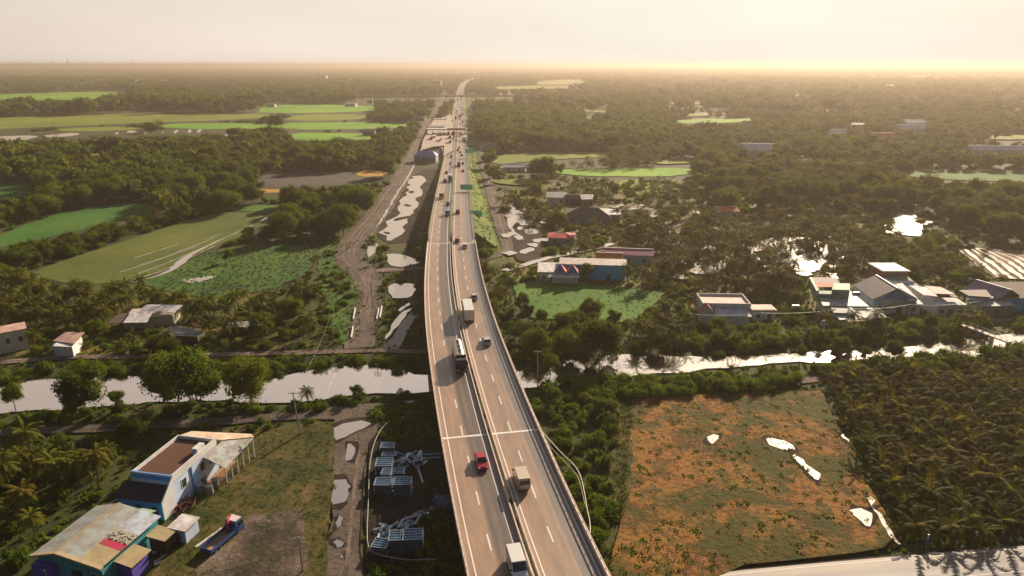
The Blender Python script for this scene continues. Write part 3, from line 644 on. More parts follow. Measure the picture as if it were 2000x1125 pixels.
WWALL = plain('white_wall', (.70, .68, .68), .8, var=.18, scale=.6); BWALL = plain('blue_wall', (.08, .32, .80), .75, var=.25, scale=.8); LBW = plain('pale_blue_wall', (.55, .66, .85), .8, var=.2, scale=.7)
TEAL = plain('teal_wall', (.05, .34, .38), .8, var=.45, scale=.9); GWALL = plain('grey_wall', (.30, .29, .28), .85, var=.3); DWALL = plain('dark_timber_wall', (.09, .06, .045), .85, var=.4)
CREAM = plain('cream_wall', (.62, .50, .38), .8, var=.25); PURP = plain('violet_paint', (.14, .09, .50), .7, var=.2); SKYB = plain('turquoise_wall', (.0, .52, .88), .7, var=.15)
GLASS = plain('window_glass', (.03, .035, .045), .12, 0, .8, var=.1); BLACKR = plain('dark_roof_felt', (.035, .03, .035), .8, var=.3); TRIM = plain('trim_paint', (.72, .70, .70), .6, var=.1)
TIMBER = plain('raw_timber', (.34, .20, .11), .8, var=.4, scale=3); REDP = plain('red_paint', (.55, .03, .04), .4, var=.15)
def local(e, p):
    c, s = math.cos(-e.rotation_euler.z), math.sin(-e.rotation_euler.z); x, y = p[0]-e.location.x, p[1]-e.location.y
    return Vector((x*c-y*s, x*s+y*c, p[2]))
def window(e, x, y, z, w, h, ax, wm=None):
    """ax: 'x' faces along y (w in x), 'y' faces along x; frame with a pane set back in it"""
    f = MB(); g = MB(); t = .07; b = .06
    def bx(mb, u0, u1, z0, z1, d0, d1):
        if ax == 'x': mb.box(x+u0, x+u1, y+d0, y+d1, z0, z1)
        else: mb.box(x+d0, x+d1, y+u0, y+u1, z0, z1)
    for u0, u1, z0, z1 in ((-w/2, -w/2+b, z, z+h), (w/2-b, w/2, z, z+h), (-w/2+b, w/2-b, z, z+b), (-w/2+b, w/2-b, z+h-b, z+h)): bx(f, u0, u1, z0, z1, -t, t)
    bx(g, -w/2+b, w/2-b, z+b, z+h-b, -.045, .045)
    fo = f.build('window', wm or TRIM, e); g.build('pane', GLASS, fo)
def door(e, x, y, w, h, ax, mat=None):
    mb = MB()
    if ax == 'x': mb.box(x-w/2, x+w/2, y-.06, y+.06, .02, h)
    else: mb.box(x-.06, x+.06, y-w/2, y+w/2, .02, h)
    mb.build('door', mat or DWALL, e)
def house(label, px, py, w, d, yaw, h, rise=1.2, kind='gable', axis='x', roof=None, wall=None, cat='house', name='house', over=.5, nwin=3, zc=None, hipmat=None, z_ref=None, group=None, posts=False):
    """centre of the roof seen at (px,py)"""
    c = P(px, py, h if z_ref is None else z_ref); e = empty(name, (c.x, c.y, 0), R(yaw), label, cat, group)
    roof = roof or TIN; wall = wall or WWALL; hw, hd = w/2, d/2
    mb = MB()
    if posts:
        for i in (-1, 1):
            for k in range(4): q = -hd+d*k/3; q *= .96; mb.box(i*hw*.95-.09, i*hw*.95+.09, q-.09, q+.09, 0, h)
        mb.build('post', wall, e)
    else: mb.box(-hw, hw, -hd, hd, -.1, h-.01); mb.build('wall', wall, e)
    W2, D2 = hw+over, hd+over; rb = MB(); Z0 = h-.02
    if kind == 'flat': 
        rb.box(-W2, W2, -D2, D2, h, h+.22); rb.box(-W2+.3, W2-.3, -D2+.3, D2-.3, h+.222, h+.3); rb.build('roof', roof, e)
    elif kind == 'parapet':
        rb.box(-hw, hw, -hd, hd, h, h+.15); rb.build('roof', roof, e); pb = MB(); t = .18
        pb.box(-hw-.05, hw+.05, -hd-.05, -hd+t, h-.3, h+.8); pb.box(-hw-.05, hw+.05, hd-t, hd+.05, h-.3, h+.8); pb.box(-hw-.05, -hw+t, -hd+t, hd-t, h-.3, h+.8); pb.box(hw-t, hw+.05, -hd+t, hd-t, h-.3, h+.8); pb.build('parapet', wall, e)
    elif kind == 'shed':
        rb.slab([(-W2, -D2, Z0-.0+.1), (W2, -D2, Z0+.1), (W2, D2, Z0+rise+.1), (-W2, D2, Z0+rise+.1)], .12); rb.build('roof', roof, e)
        g = MB(); g.prism([(-hd, h), (hd, h), (hd, h+rise*.93)], -hw+.05, hw-.05); g.build('gable', wall, e)
    elif kind == 'gable':
        k = rise/(hd if axis == 'x' else hw)
        if axis == 'x':
            rb.slab([(-W2, -D2, Z0-k*over), (W2, -D2, Z0-k*over), (W2, 0, Z0+rise), (-W2, 0, Z0+rise)]); rb.slab([(-W2, D2, Z0-k*over), (W2, D2, Z0-k*over), (W2, 0, Z0+rise), (-W2, 0, Z0+rise)])
            g = MB(); g.prism([(-hd+.03, h-.02), (hd-.03, h-.02), (0, h+rise-.15)], -hw+.02, hw-.02)
        else:
            rb.slab([(-W2, -D2, Z0-k*over), (0, -D2, Z0+rise), (0, D2, Z0+rise), (-W2, D2, Z0-k*over)]); rb.slab([(W2, -D2, Z0-k*over), (0, -D2, Z0+rise), (0, D2, Z0+rise), (W2, D2, Z0-k*over)])
            g = MB(); V = [(-hw+.03, -hd+.02, h-.02), (hw-.03, -hd+.02, h-.02), (0, -hd+.02, h+rise-.15), (-hw+.03, hd-.02, h-.02), (hw-.03, hd-.02, h-.02), (0, hd-.02, h+rise-.15)]
            g.add(V, [(0, 1, 2), (5, 4, 3), (0, 2, 5, 3), (2, 1, 4, 5), (1, 0, 3, 4)])
        ro = rb.build('roof', roof, e); g.build('gable', wall, e)
        cp = MB()
        if axis == 'x': cp.box(-W2-.02, W2+.02, -.18, .18, Z0+rise-.02, Z0+rise+.07)
        else: cp.box(-.18, .18, -D2-.02, D2+.02, Z0+rise-.02, Z0+rise+.07)
        cp.build('ridge_cap', TRIM, ro)
    elif kind == 'hip':
        q = min(W2, D2)*.92
        if W2 >= D2: r1, r2 = (-W2+q, 0, Z0+rise), (W2-q, 0, Z0+rise)
        else: r1, r2 = (0, -D2+q, Z0+rise), (0, D2-q, Z0+rise)
        a, b, c_, d_ = (-W2, -D2, Z0), (W2, -D2, Z0), (W2, D2, Z0), (-W2, D2, Z0)
        V = [a, b, c_, d_, r1, r2]
        Fc = [(0, 1, 5, 4), (1, 2, 5), (2, 3, 4, 5), (3, 0, 4)] if W2 >= D2 else [(0, 1, 4), (1, 2, 5, 4), (2, 3, 5), (3, 0, 4, 5)]
        ro = rb.add(V, Fc+[(3, 2, 1, 0)]).build('roof', roof, e)
        cp = MB(); 
        for s_, t_ in ((a, r1), (d_, r1), (b, r2), (c_, r2), (r1, r2)) if W2 >= D2 else ((a, r1), (b, r1), (c_, r2), (d_, r2), (r1, r2)): cp.cyl(s_, t_, .09, n=5)
        cp.build('ridge_cap', hipmat or TRIM, ro)
    if not posts:
        for k in range(nwin):
            x = -hw+w*(k+.5)/nwin
            if k == nwin//2: door(e, x, -hd-.02, 1.1, 2.1, 'x')
            else: window(e, x, -hd, 1.0, 1.2, 1.2, 'x')
        for k in range(max(1, nwin-1)):
            y = -hd+d*(k+.5)/max(1, nwin-1)
            for sx in (-1, 1): window(e, sx*hw, y, 1.0, 1.1, 1.2, 'y')
    r0 = px_of
    def pj(x, y, z):
        X, Y = c.x+x*math.cos(R(yaw))-y*math.sin(R(yaw)), c.y+x*math.sin(R(yaw))+y*math.cos(R(yaw)); return px_of(X, Y, z)
    gb = [pj(-W2, -D2, 0), pj(W2, -D2, 0), pj(W2, D2, 0), pj(-W2, D2, 0)]; EXCL.append(gb)
    OPEN_VIEW.append([pj(-W2, -D2, h*.55), pj(W2, -D2, h*.55), pj(W2, D2, h+rise), pj(-W2, D2, h+rise)])
    return e
def lean(e, name, q, mat, t=.1):
    """roof sheet given in the house's own frame"""
    return MB().slab(q, t).build(name, mat, e)
# --- warehouse at lower left, own frame: x across the front, y to the back
e = empty('warehouse', (-67.6, 81.3, 0), R(-13.5), 'long low pitched warehouse with patched grey tin, red and beige roof sheets at lower left', 'warehouse')
MB().box(.3, 11.0, .3, 11.3, -.1, 3.9).build('wall', TEAL, e)
EXCL.append([px_of(*(-67.6+a*.972+b*.233, 81.3-a*.233+b*.972)) for a, b in ((-.5, -4), (12, -4), (15, 4), (15, 13), (-.5, 13))])
OPEN_VIEW.append([(40, 1110), (190, 1130), (360, 1030), (355, 985), (180, 975), (40, 1078)])
MB().add([(.3, .32, 3.88), (11, .32, 3.88), (11, .32, 4.05), (4.3, .32, 5.2), (.3, .32, 4.1), (.3, 11.28, 3.88), (11, 11.28, 3.88), (11, 11.28, 4.05), (4.3, 11.28, 5.2), (.3, 11.28, 4.1)], [(0, 1, 2, 3, 4), (9, 8, 7, 6, 5), (0, 4, 9, 5), (4, 3, 8, 9), (3, 2, 7, 8), (2, 1, 6, 7), (1, 0, 5, 6)]).build('gable', TEAL, e)
def rz_(u): return 5.4-(4.3-u)*1.2/4.3 if u < 4.3 else 5.4-(u-4.3)*1.2/7.1
r = MB()
for u0, u1 in ((-.35, 4.3), (4.3, 8.0)): r.slab([(u0, 0, rz_(u0)), (u1, 0, rz_(u1)), (u1, 11.6, rz_(u1)), (u0, 11.6, rz_(u0))], .08)
ro = r.build('roof', TING, e)
for v0, v1, m_, nm in ((0, 3.4, BEIGE, 'roof_sheet'), (3.4, 4.7, corrugated('crimson_sheet', (.48, .03, .09), amt=.1), 'roof_sheet'), (4.7, 6.9, plain('rubble_patch', (.42, .38, .30), .9, var=.7, scale=3.5), 'roof_sheet'), (6.9, 11.6, TINB, 'roof_sheet')):
    lean(ro, nm, [(7.9, v0, rz_(7.9)+.03), (11.5, v0, rz_(11.5)+.03), (11.5, v1-.02, rz_(11.5)+.03), (7.9, v1-.02, rz_(7.9)+.03)], m_)
MB().box(4.1, 4.5, .1, 11.6, 5.39, 5.47).build('ridge_cap', BEIGE, ro)
f = MB(); f.slab([(-.4, -.45, rz_(-.4)+.06), (4.3, -.45, 5.47), (4.3, .15, 5.47), (-.4, .15, rz_(-.4)+.06)], .3); f.slab([(4.3, -.45, 5.47), (11.6, -.45, rz_(11.6)+.07), (11.6, .15, rz_(11.6)+.07), (4.3, .15, 5.47)], .3); f.build('fascia', plain('fascia', (.50, .38, .22), .7, var=.2), e)
door(e, 6.6, .25, 1.6, 2.4, 'x', plain('dark_opening', (.02, .02, .02), .9)); window(e, 9.5, .3, 1.3, 1.1, 1.2, 'x')
rr = random.Random(4); g = MB()
for k in range(60):
    u = rr.uniform(8, 11.3); v = rr.uniform(4.8, 6.8); z = rz_(u)+.06; a = rr.uniform(0, 3.1); l = rr.uniform(.1, .35)
    g.slab([(u-l*math.cos(a), v-l*math.sin(a), z+.08), (u+.1, v-.1, z+.1), (u+l*math.cos(a), v+l*math.sin(a), z+.07), (u-.1, v+.1, z+.09)], .04)
g.build('debris', plain('broken_sheet', (.55, .50, .42), .8, var=.6, scale=6), ro)
# back roof, side lean-tos
MB().box(2.2, 9.2, 11.4, 12.5, -.1, 3.6).build('wall', TEAL, e); lean(e, 'roof', [(1.8, 11.65, 4.4), (9.6, 11.65, 4.4), (9.6, 12.9, 4.0), (1.8, 12.9, 4.0)], GREENR); lean(e, 'roof_edge', [(1.7, 11.5, 4.75), (7.6, 11.5, 4.75), (7.6, 11.75, 4.75), (1.7, 11.75, 4.75)], MAROON, .25)
MB().box(11.3, 13.6, 2.6, 5.8, -.1, 2.5).build('lean_to_wall', PURP, e); lean(e, 'lean_to_roof', [(11.1, 2.3, 3.25), (14.0, 2.3, 2.7), (14.0, 6.2, 2.7), (11.1, 6.2, 3.25)], BEIGE)
MB().box(11.5, 14.2, 8.6, 10.6, -.1, 2.6).build('lean_to_wall', DWALL, e); lean(e, 'lean_to_roof', [(11.3, 8.2, 3.1), (14.6, 8.2, 2.75), (14.6, 10.9, 2.75), (11.3, 10.9, 3.1)], BEIGE)
e = empty('shed', (-52.2, 89.0, 0), R(-13), 'small white topped shed with pale blue side wall between warehouse and blue house', 'shed')
MB().box(0, 2.6, 0, 3.0, -.1, 2.7).build('wall', LBW, e); lean(e, 'roof', [(-.3, -.3, 2.95), (2.9, -.3, 2.8), (2.9, 3.3, 2.8), (-.3, 3.3, 2.95)], TINW)
door(e, 1.2, -.02, .9, 2, 'x')
# violet water container with its number
cp_ = P(61, 1102, 3.1)
e = empty('container', (cp_.x, cp_.y, 0), R(-13.5), 'violet box container with a pale figure 1 in front of the warehouse gable', 'container')
MB().box(-.1, 3.2, 0, 1.8, 0, 3.0).build('body', PURP, e, bevel=.03)
g = MB(); g.box(2.15, 2.35, -.03, -.004, 1.7, 2.75); g.slab([(1.75, -.03, 2.35), (2.15, -.03, 2.6), (2.15, -.004, 2.75), (1.75, -.004, 2.5)], .16); g.build('number', TRIM, e)
g = MB()
for k in range(9): g.box(-.02+k*.37, .06+k*.37, 1.82, 1.86, .05, 2.95)
g.build('rib', PURP, e); MB().box(-.14, 3.24, -.03, 1.84, 3.0, 3.08).build('lid', plain('violet_lid', (.10, .06, .40), .6), e)
# --- blue house with roof terrace
e = empty('house', (-62.6, 98.8, 0), R(-11), 'blue and white house with a rusty brown roof terrace at lower left', 'house')
def bl(x, y): return px_of(-62.6+x*.982+y*.191, 98.8-x*.191+y*.982)
EXCL.append([bl(-1, -4), bl(9, -4), bl(10, 3), bl(16, 4), bl(17, 17), bl(-1, 17)])
OPEN_VIEW.append([(232, 960), (322, 1000), (420, 960), (500, 870), (500, 845), (375, 840), (345, 852), (255, 920)])
MB().box(0, 7.4, 0, 12, -.1, 5.6).build('wall', LBW, e); MB().box(.1, 7.3, .1, 11.9, 5.6, 5.72).build('terrace_floor', RUSTR, e)
g = MB(); g.box(-.1, 7.5, -.1, .12, 5.3, 6.5); g.build('parapet', BWALL, e)
g = MB(); g.box(7.28, 7.5, .12, 12.1, 5.2, 6.5); g.box(-.1, .12, .12, 12.1, 5.3, 6.3); g.box(.12, 7.28, 11.9, 12.1, 5.3, 6.3); g.build('parapet', WWALL, e)
MB().box(-.12, 7.52, -.13, -.1, 6.2, 6.5).build('coping', TRIM, e)
MB().box(-1.2, 7.5, -2.9, -.1, -.1, 3.2).build('porch_wall', BWALL, e); lean(e, 'porch_roof', [(-1.5, -3.2, 3.4), (7.4, -3.2, 3.4), (7.4, -.12, 4.6), (-1.5, -.12, 4.6)], BLACKR)
MB().prism([(-3.25, -.1), (-.13, -.1), (-.13, 6.3), (-3.25, 3.5)], 7.42, 7.62).build('side_wall', plain('white_side_wall', (.74, .72, .74), .8, var=.12, scale=.5), e)
for x in (.4, 3.0, 5.8): window(e, x, -2.9, .9, 1.2, 1.5, 'x', BWALL)
for y in (2.6, 7.6): window(e, 7.4, y, 2.6, 1.2, 1.7, 'y')
window(e, 7.4, 10.3, 2.6, 1.4, 1.7, 'y', BWALL); MB().box(7.41, 7.6, 4.6, 4.75, .2, 5.2).build('drain_pipe', BWALL, e)
MB().box(6.0, 7.0, 7.4, 9.6, 5.73, 6.9).build('stair_head', WWALL, e)
lean(e, 'metal_roof', [(7.55, 8.1, 5.0), (11.7, 7.8, 3.5), (11.9, 16.9, 4.3), (7.55, 13.6, 5.05)], corrugated('silver_roof', (.50, .52, .50), amt=.1, pitch=3), .1)
lean(e, 'metal_roof', [(-.8, 12.4, 5.7), (7.5, 13.65, 5.2), (11.9, 16.95, 4.42), (10.6, 18, 4.3), (.3, 15.3, 5.3)], corrugated('pale_orange_roof', (.72, .56, .42), amt=.3, metal=.1), .1)
g = MB()
for k in range(6): t = k/5; g.cyl((11.5+.2*t, 8.0+8.6*t, 0), (11.5+.2*t, 8.0+8.6*t, 3.42+.7*t), .09, n=6)
g.build('post', TRIM, e); lean(e, 'floor_slab', [(7.6, 7.8, .18), (12.0, 7.5, .18), (12.2, 17.1, .18), (7.6, 14.6, .18)], plain('clay_slab', (.42, .22, .10), .8), .25)
g = MB()
for k in range(7): g.cyl((8.4+.4*k, 8.2, .25), (9.0+.4*k, 11.2, .9), .09, n=6)
g.build('timber_stack', TIMBER, e)
# --- left side huts
def hut(label, roofs, base, wmat, top=2.6, name='hut', cat='hut', wins=()):
    c = sum((P(*q[:2]) for q in base), Vector())/len(base); e = empty(name, (c.x, c.y, 0), 0, label, cat)
    w = [local(e, (*P(*q[:2]).xy, 0)) for q in base]
    MB().slab([Vector((v.x, v.y, top)) for v in w], top+.1).build('wall', wmat, e)
    for q, m_ in roofs: MB().slab([local(e, P(*k)) for k in q], .12).build('roof', m_, e)
    EXCL.append([b[:2] for b in base]); OPEN_VIEW.extend([[k[:2] for k in q] for q, m_ in roofs]+[[b[:2] for b in base]]); return e
hut('bright white tin roofed house with a lower dark porch roof among the left palms', [([(272, 605, 4), (287, 594, 4.6), (358, 595, 4.6), (340, 610, 4)], TINW), ([(240, 630, 3.2), (258, 606, 4), (299, 607, 4), (286, 629, 3.2)], TINW), ([(205, 632, 2.8), (232, 612, 3.4), (254, 611, 3.4), (240, 630, 2.9)], BROWNR)], [(243, 644), (340, 634), (354, 616), (262, 622)], CREAM, 3.0, 'house', 'house')
hut('old shed with rusty brown and grey roof sheets right of the white roofed house', [([(357, 631, 3.9), (366, 622, 4.2), (404, 631, 4.2), (396, 639, 3.7)], RUSTR), ([(308, 652, 2.7), (334, 636, 3.8), (398, 648, 3.6), (386, 655, 2.8)], TIN)], [(330, 672), (388, 674), (400, 658), (345, 652)], DWALL, 2.5, 'shed', 'shed')
hut('small flat white roof on posts beside the lone palm near the canal path', [([(442, 638, 2.6), (446, 628, 2.8), (490, 627, 2.8), (487, 638, 2.6)], TINW)], [(452, 652), (480, 652), (482, 646), (454, 646)], DWALL, 2.2, 'shelter', 'shelter')
hut('pink roofed white hut with a red stripe on the left canal path', [([(103, 665, 3.0), (128, 648, 3.6), (165, 648, 3.8), (146, 671, 3.3)], PINKT), ([(98, 678, 2.2), (103, 669, 2.7), (142, 670, 2.7), (140, 676, 2.4)], TIN)], [(108, 696), (145, 698), (164, 678), (126, 676)], WWALL, 2.9, 'hut', 'hut')
e = empty('house', (*P(8, 690).xy, 0), R(38), 'white walled house with three small windows cut by the left picture edge', 'house')
MB().box(-3, 5.5, 0, 5.5, -.1, 5.4).build('wall', plain('pale_cream_wall', (.75, .66, .58), .8, var=.15), e)  # wall in one pale cream, varied by noise
MB().box(-3.3, 5.8, -.3, 5.8, 5.4, 5.6).build('roof', PINKT, e)
for x in (-1.2, 1.4, 4.0): window(e, x, 0, 2.4, .8, 1.3, 'x', DWALL)
EXCL.append([(-20, 660), (60, 640), (60, 700), (-20, 720)]); OPEN_VIEW.append([(0, 655), (45, 640), (48, 665), (5, 690)])
# --- right village: long shop houses running back from the canal path
def rowhouse(label, fl, fr, brr, bll, zf, zb, mat, wall, name='house', cat='house', extra=(), porch=None):
    """roof corners seen at pixels: front left/right at height zf, back right/left at zb"""
    q = [P(*fl, zf), P(*fr, zf), P(*brr, zb), P(*bll, zb)]; c = sum(q, Vector())/4
    e = empty(name, (c.x, c.y, 0), 0, label, cat)
    l = [local(e, k) for k in q]; MB().slab(l, .12).build('roof', mat, e)
    ctr = sum(l, Vector())/4; b = [ctr+(k-ctr)*.93 for k in l]
    w = MB(); V = [(k.x, k.y, -.1) for k in b]+[(k.x, k.y, k.z-.1) for k in b]
    w.add(V, [(3, 2, 1, 0), (4, 5, 6, 7), (0, 1, 5, 4), (1, 2, 6, 5), (2, 3, 7, 6), (3, 0, 4, 7)]).build('wall', wall, e)
    a, d = b[0], b[1]; n = 3
    for k in range(n):
        p = a.lerp(d, (k+.5)/n)
        if k == 1: door(e, p.x, p.y-.05, 1.6, 2.3, 'x')
        else: window(e, p.x, p.y-.05, .9, 1.3, 1.4, 'x')
    for pts_, m_, nm in extra:
        MB().slab([local(e, P(*k)) for k in pts_], .14 if nm != 'upper_wall' else 2.4).build(nm, m_, e)
        OPEN_VIEW.append([k[:2] for k in pts_])
    EXCL.append([px_of(k.x, k.y) for k in q]); OPEN_VIEW.append([fl, fr, brr, bll])
    f0 = px_of(q[0].x, q[0].y, zf*.4); f1 = px_of(q[1].x, q[1].y, zf*.4); OPEN_VIEW.append([fl, fr, f1, f0]); return e
rowhouse('long pale tin roofed house with green upper storey, leftmost of the village row', (1607, 596), (1698, 598), (1660, 566), (1595, 569), 3.6, 4.4, TIN, WWALL, extra=[
    ([(1580, 541, 7), (1595, 568, 7), (1600, 566, 7), (1586, 541, 7)], GREENR, 'upper_wall'), ([(1595, 560, 6), (1631, 560, 6), (1628, 552, 6.4), (1594, 552, 6.4)], ORANGER, 'upper_roof'),
    ([(1586, 553, 6.2), (1640, 552, 6.2), (1632, 541, 6.4), (1582, 541, 6.4)], BROWNR, 'terrace_floor'), ([(1625, 565, 6.6), (1660, 566, 6.6), (1660, 553, 6.6), (1628, 552, 6.6)], GREENR, 'upper_wall'),
    ([(1598, 573, 5.2), (1652, 575, 5.2), (1652, 568, 5.4), (1598, 567, 5.4)], GREENR, 'upper_wall')])
rowhouse('cluster of low white and rusty front sheds below the green storeyed village house', (1640, 624), (1732, 620), (1722, 600), (1620, 602), 2.4, 3.0, TINW, GWALL, 'shed', 'shed', extra=[
    ([(1628, 610, 3.3), (1672, 612, 3.3), (1664, 600, 3.5), (1622, 599, 3.5)], TING, 'upper_roof'), ([(1650, 628, 2.2), (1700, 626, 2.2), (1706, 617, 2.5), (1656, 620, 2.5)], PINKT, 'upper_roof')])
rowhouse('white front roof and long pale side roof of the purple gabled house', (1716, 590), (1804, 594), (1762, 552), (1702, 562), 3.4, 4.6, TINW, WWALL)
e = house('house with steep dark purple roof and bright blue front gable in the village', 1730, 560, 12.6, 13, -2, 4.6, 3.2, 'gable', 'y', PURPLER, LBW, nwin=3, z_ref=6.0, over=.4)
MB().add([(-3.4, -6.98, 4.55), (3.4, -6.98, 4.55), (0, -6.98, 7.2), (-3.4, -6.2, 4.55), (3.4, -6.2, 4.55), (0, -6.2, 7.2)], [(0, 1, 2), (5, 4, 3), (0, 3, 4, 1), (1, 4, 5, 2), (2, 5, 3, 0)]).build('front_gable', plain('blue_gable', (.12, .30, .60), .6), e)
g = MB(); g.slab([(-3.7, -7.2, 4.5), (0, -7.2, 7.5), (0, -5.6, 7.5), (-3.7, -5.6, 4.5)], .12); g.slab([(3.7, -7.2, 4.5), (0, -7.2, 7.5), (0, -5.6, 7.5), (3.7, -5.6, 4.5)], .12); g.build('gable_trim', BLUER, e)
rowhouse('pale tin roofed house with a dark slot vent, third along the village row', (1833, 596), (1889, 595), (1840, 562), (1778, 558), 3.6, 4.8, TINW, WWALL, extra=[([(1826, 573, 5.8), (1866, 574, 5.8), (1838, 560, 6.0), (1806, 557, 6.0)], PINKT, 'upper_roof'), ([(1834, 580, 5.0), (1872, 580, 5.0), (1864, 574, 5.2), (1828, 574, 5.2)], BROWNR, 'upper_roof')])
rowhouse('tin roofed house with a brown flat rear terrace, fourth along the village row', (1918, 598), (1984, 596), (1960, 583), (1898, 582), 3.4, 3.9, TIN, GWALL, extra=[([(1892, 577, 5.2), (1938, 580, 5.2), (1926, 565, 5.4), (1872, 566, 5.4)], BROWNR, 'upper_roof'), ([(1890, 584, 4.6), (1940, 582, 4.6), (1940, 578, 4.7), (1888, 578, 4.7)], TINB, 'upper_wall')])
house('grey purple gabled house with a dark front gable near the right picture edge', 1938, 566, 9, 10, 20, 4.4, 2.4, 'gable', 'y', corrugated('mauve_roof', (.34, .28, .34), amt=.2, metal=0), DWALL, nwin=2, z_ref=5)
house('wide brown roofed house with turquoise eaves at the right picture edge', 1985, 566, 14, 10, 0, 4.2, 1.6, 'shed', 'x', BROWNR, SKYB, nwin=3, z_ref=5)
e = house('narrow stepped tower house with stacked white and green roof slabs', 1736, 522, 8, 9, 0, 6.5, .5, 'flat', 'x', TINW, plain('brick_red_wall', (.30, .12, .08), .8, var=.3), nwin=2, z_ref=6.5)
lean(e, 'roof_slab', [(-3.2, -8.6, 4.6), (3.6, -8.6, 4.6), (3.6, -4.8, 5.2), (-3.2, -4.8, 5.2)], GREENR); MB().box(-3.6, 3.9, -8.7, -4.6, -.1, 4.5).build('wall', WWALL, e)
lean(e, 'roof_slab', [(-1, -11.5, 3.6), (4.4, -11.5, 3.6), (4.4, -8.9, 4.0), (-1, -8.9, 4.0)], TINB)
e = house('flat roofed white house with long pinkish roofs before the village palms', 1412, 587, 13.5, 9, -3, 4.2, .4, 'parapet', 'x', PINKT, WWALL, nwin=4, z_ref=4.2)
lean(e, 'front_roof', [(-4, -9.0, 2.7), (6.2, -9.0, 2.7), (5.2, -4.9, 3.6), (-3.4, -4.9, 3.6)], TINW); MB().box(-3.6, 5.6, -8.7, -4.6, -.1, 2.6).build('wall', WWALL, e)
g = MB(); g.slab([(-8.3, -8.0, 2.9), (-5.9, -8.0, 5.2), (-5.9, -4.6, 5.2), (-8.3, -4.6, 2.9)], .14); g.slab([(-3.5, -8.0, 2.9), (-5.9, -8.0, 5.2), (-5.9, -4.6, 5.2), (-3.5, -4.6, 2.9)], .14); g.build('porch_gable', MAROON, e)
MB().add([(-8, -7.7, 0), (-3.8, -7.7, 0), (-3.8, -7.7, 3.0), (-5.9, -7.7, 5.0), (-8, -7.7, 3.0), (-8, -4.7, 0), (-3.8, -4.7, 0), (-3.8, -4.7, 3.0), (-5.9, -4.7, 5.0), (-8, -4.7, 3.0)], [(0, 1, 2, 3, 4), (9, 8, 7, 6, 5), (0, 4, 9, 5), (1, 6, 7, 2), (4, 3, 8, 9), (3, 2, 7, 8)]).build('porch_wall', WWALL, e)
house('small white flat roofed shed right of the pinkish flat roofed house', 1488, 601, 6.4, 4.4, 0, 3.2, .4, 'flat', 'x', PINKT, WWALL, 'shed', 'shed', .3, 2)
# blue compound
e = house('long pale roof over open posts at the left of the blue compound', 1078, 524, 8.5, 8, -3, 3.6, .8, 'shed', 'x', TINW, WWALL, 'open_shed', 'shed', .6, 3)
e = house('bright turquoise blue walled house with pale roof and red blue turrets', 1158, 512, 22, 5.5, -6, 5.2, .5, 'shed', 'x', corrugated('pale_mauve_roof', (.62, .52, .50), amt=.25), SKYB, nwin=2, z_ref=5.2)
for x in (-10.8, -6.8):
    MB().box(x-1.5, x+1.5, -9.4, -6.3, -.1, 4.0).build('turret', WWALL, e)
    MB().add([(x-2, -9.9, 4.0), (x+2, -9.9, 4.0), (x+2, -5.8, 4.0), (x-2, -5.8, 4.0), (x, -7.8, 6.6)], [(0, 1, 4), (2, 3, 4), (3, 2, 1, 0)]).build('turret_roof', BLUER, e)
    MB().add([(x-2, -5.79, 4.02), (x-2, -9.88, 4.02), (x, -7.8, 6.63), (x+2, -9.88, 4.02), (x+2, -5.79, 4.02)], [(0, 1, 2), (3, 4, 2), (0, 2, 4)]).build('turret_roof', REDR, e)
lean(e, 'front_roof', [(-15, -11.6, 2.9), (-4.6, -11.2, 2.9), (-4.4, -9.9, 3.4), (-14.6, -9.9, 3.4)], TINW); MB().box(-13.5, -5, -9.6, -5, -.1, 2.8).build('wall', WWALL, e)
house('long maroon roofed house behind the orange roofed one', 1228, 489, 17, 8, -8, 3.8, 1.3, 'gable', 'x', MAROON, GWALL, nwin=3, z_ref=4.2)
house('small house with bright orange roof and white front gable', 1190, 497, 9, 7, -8, 3.4, 1.4, 'gable', 'x', ORANGER, WWALL, nwin=2, z_ref=4)
house('red hip roofed hut with pale ridge lines beside the mud flats', 1097, 457, 10.5, 8.5, -6, 2.9, 1.3, 'hip', 'x', REDR, GWALL, 'hut', 'hut', .5, 2, z_ref=3.4)
e = house('large dark brown hip roofed house behind the red roofed hut', 1150, 411, 20, 12, -10, 4, 2.6, 'hip', 'x', BROWNR, GWALL, nwin=4, z_ref=5)
lean(e, 'rear_roof', [(6, -5, 4.6), (15, -4, 4.4), (15, 6, 4.8), (6, 6, 5.2)], TIN); MB().box(10.4, 14.6, -3.6, 5.6, -.1, 4.3).build('wall', GWALL, e)
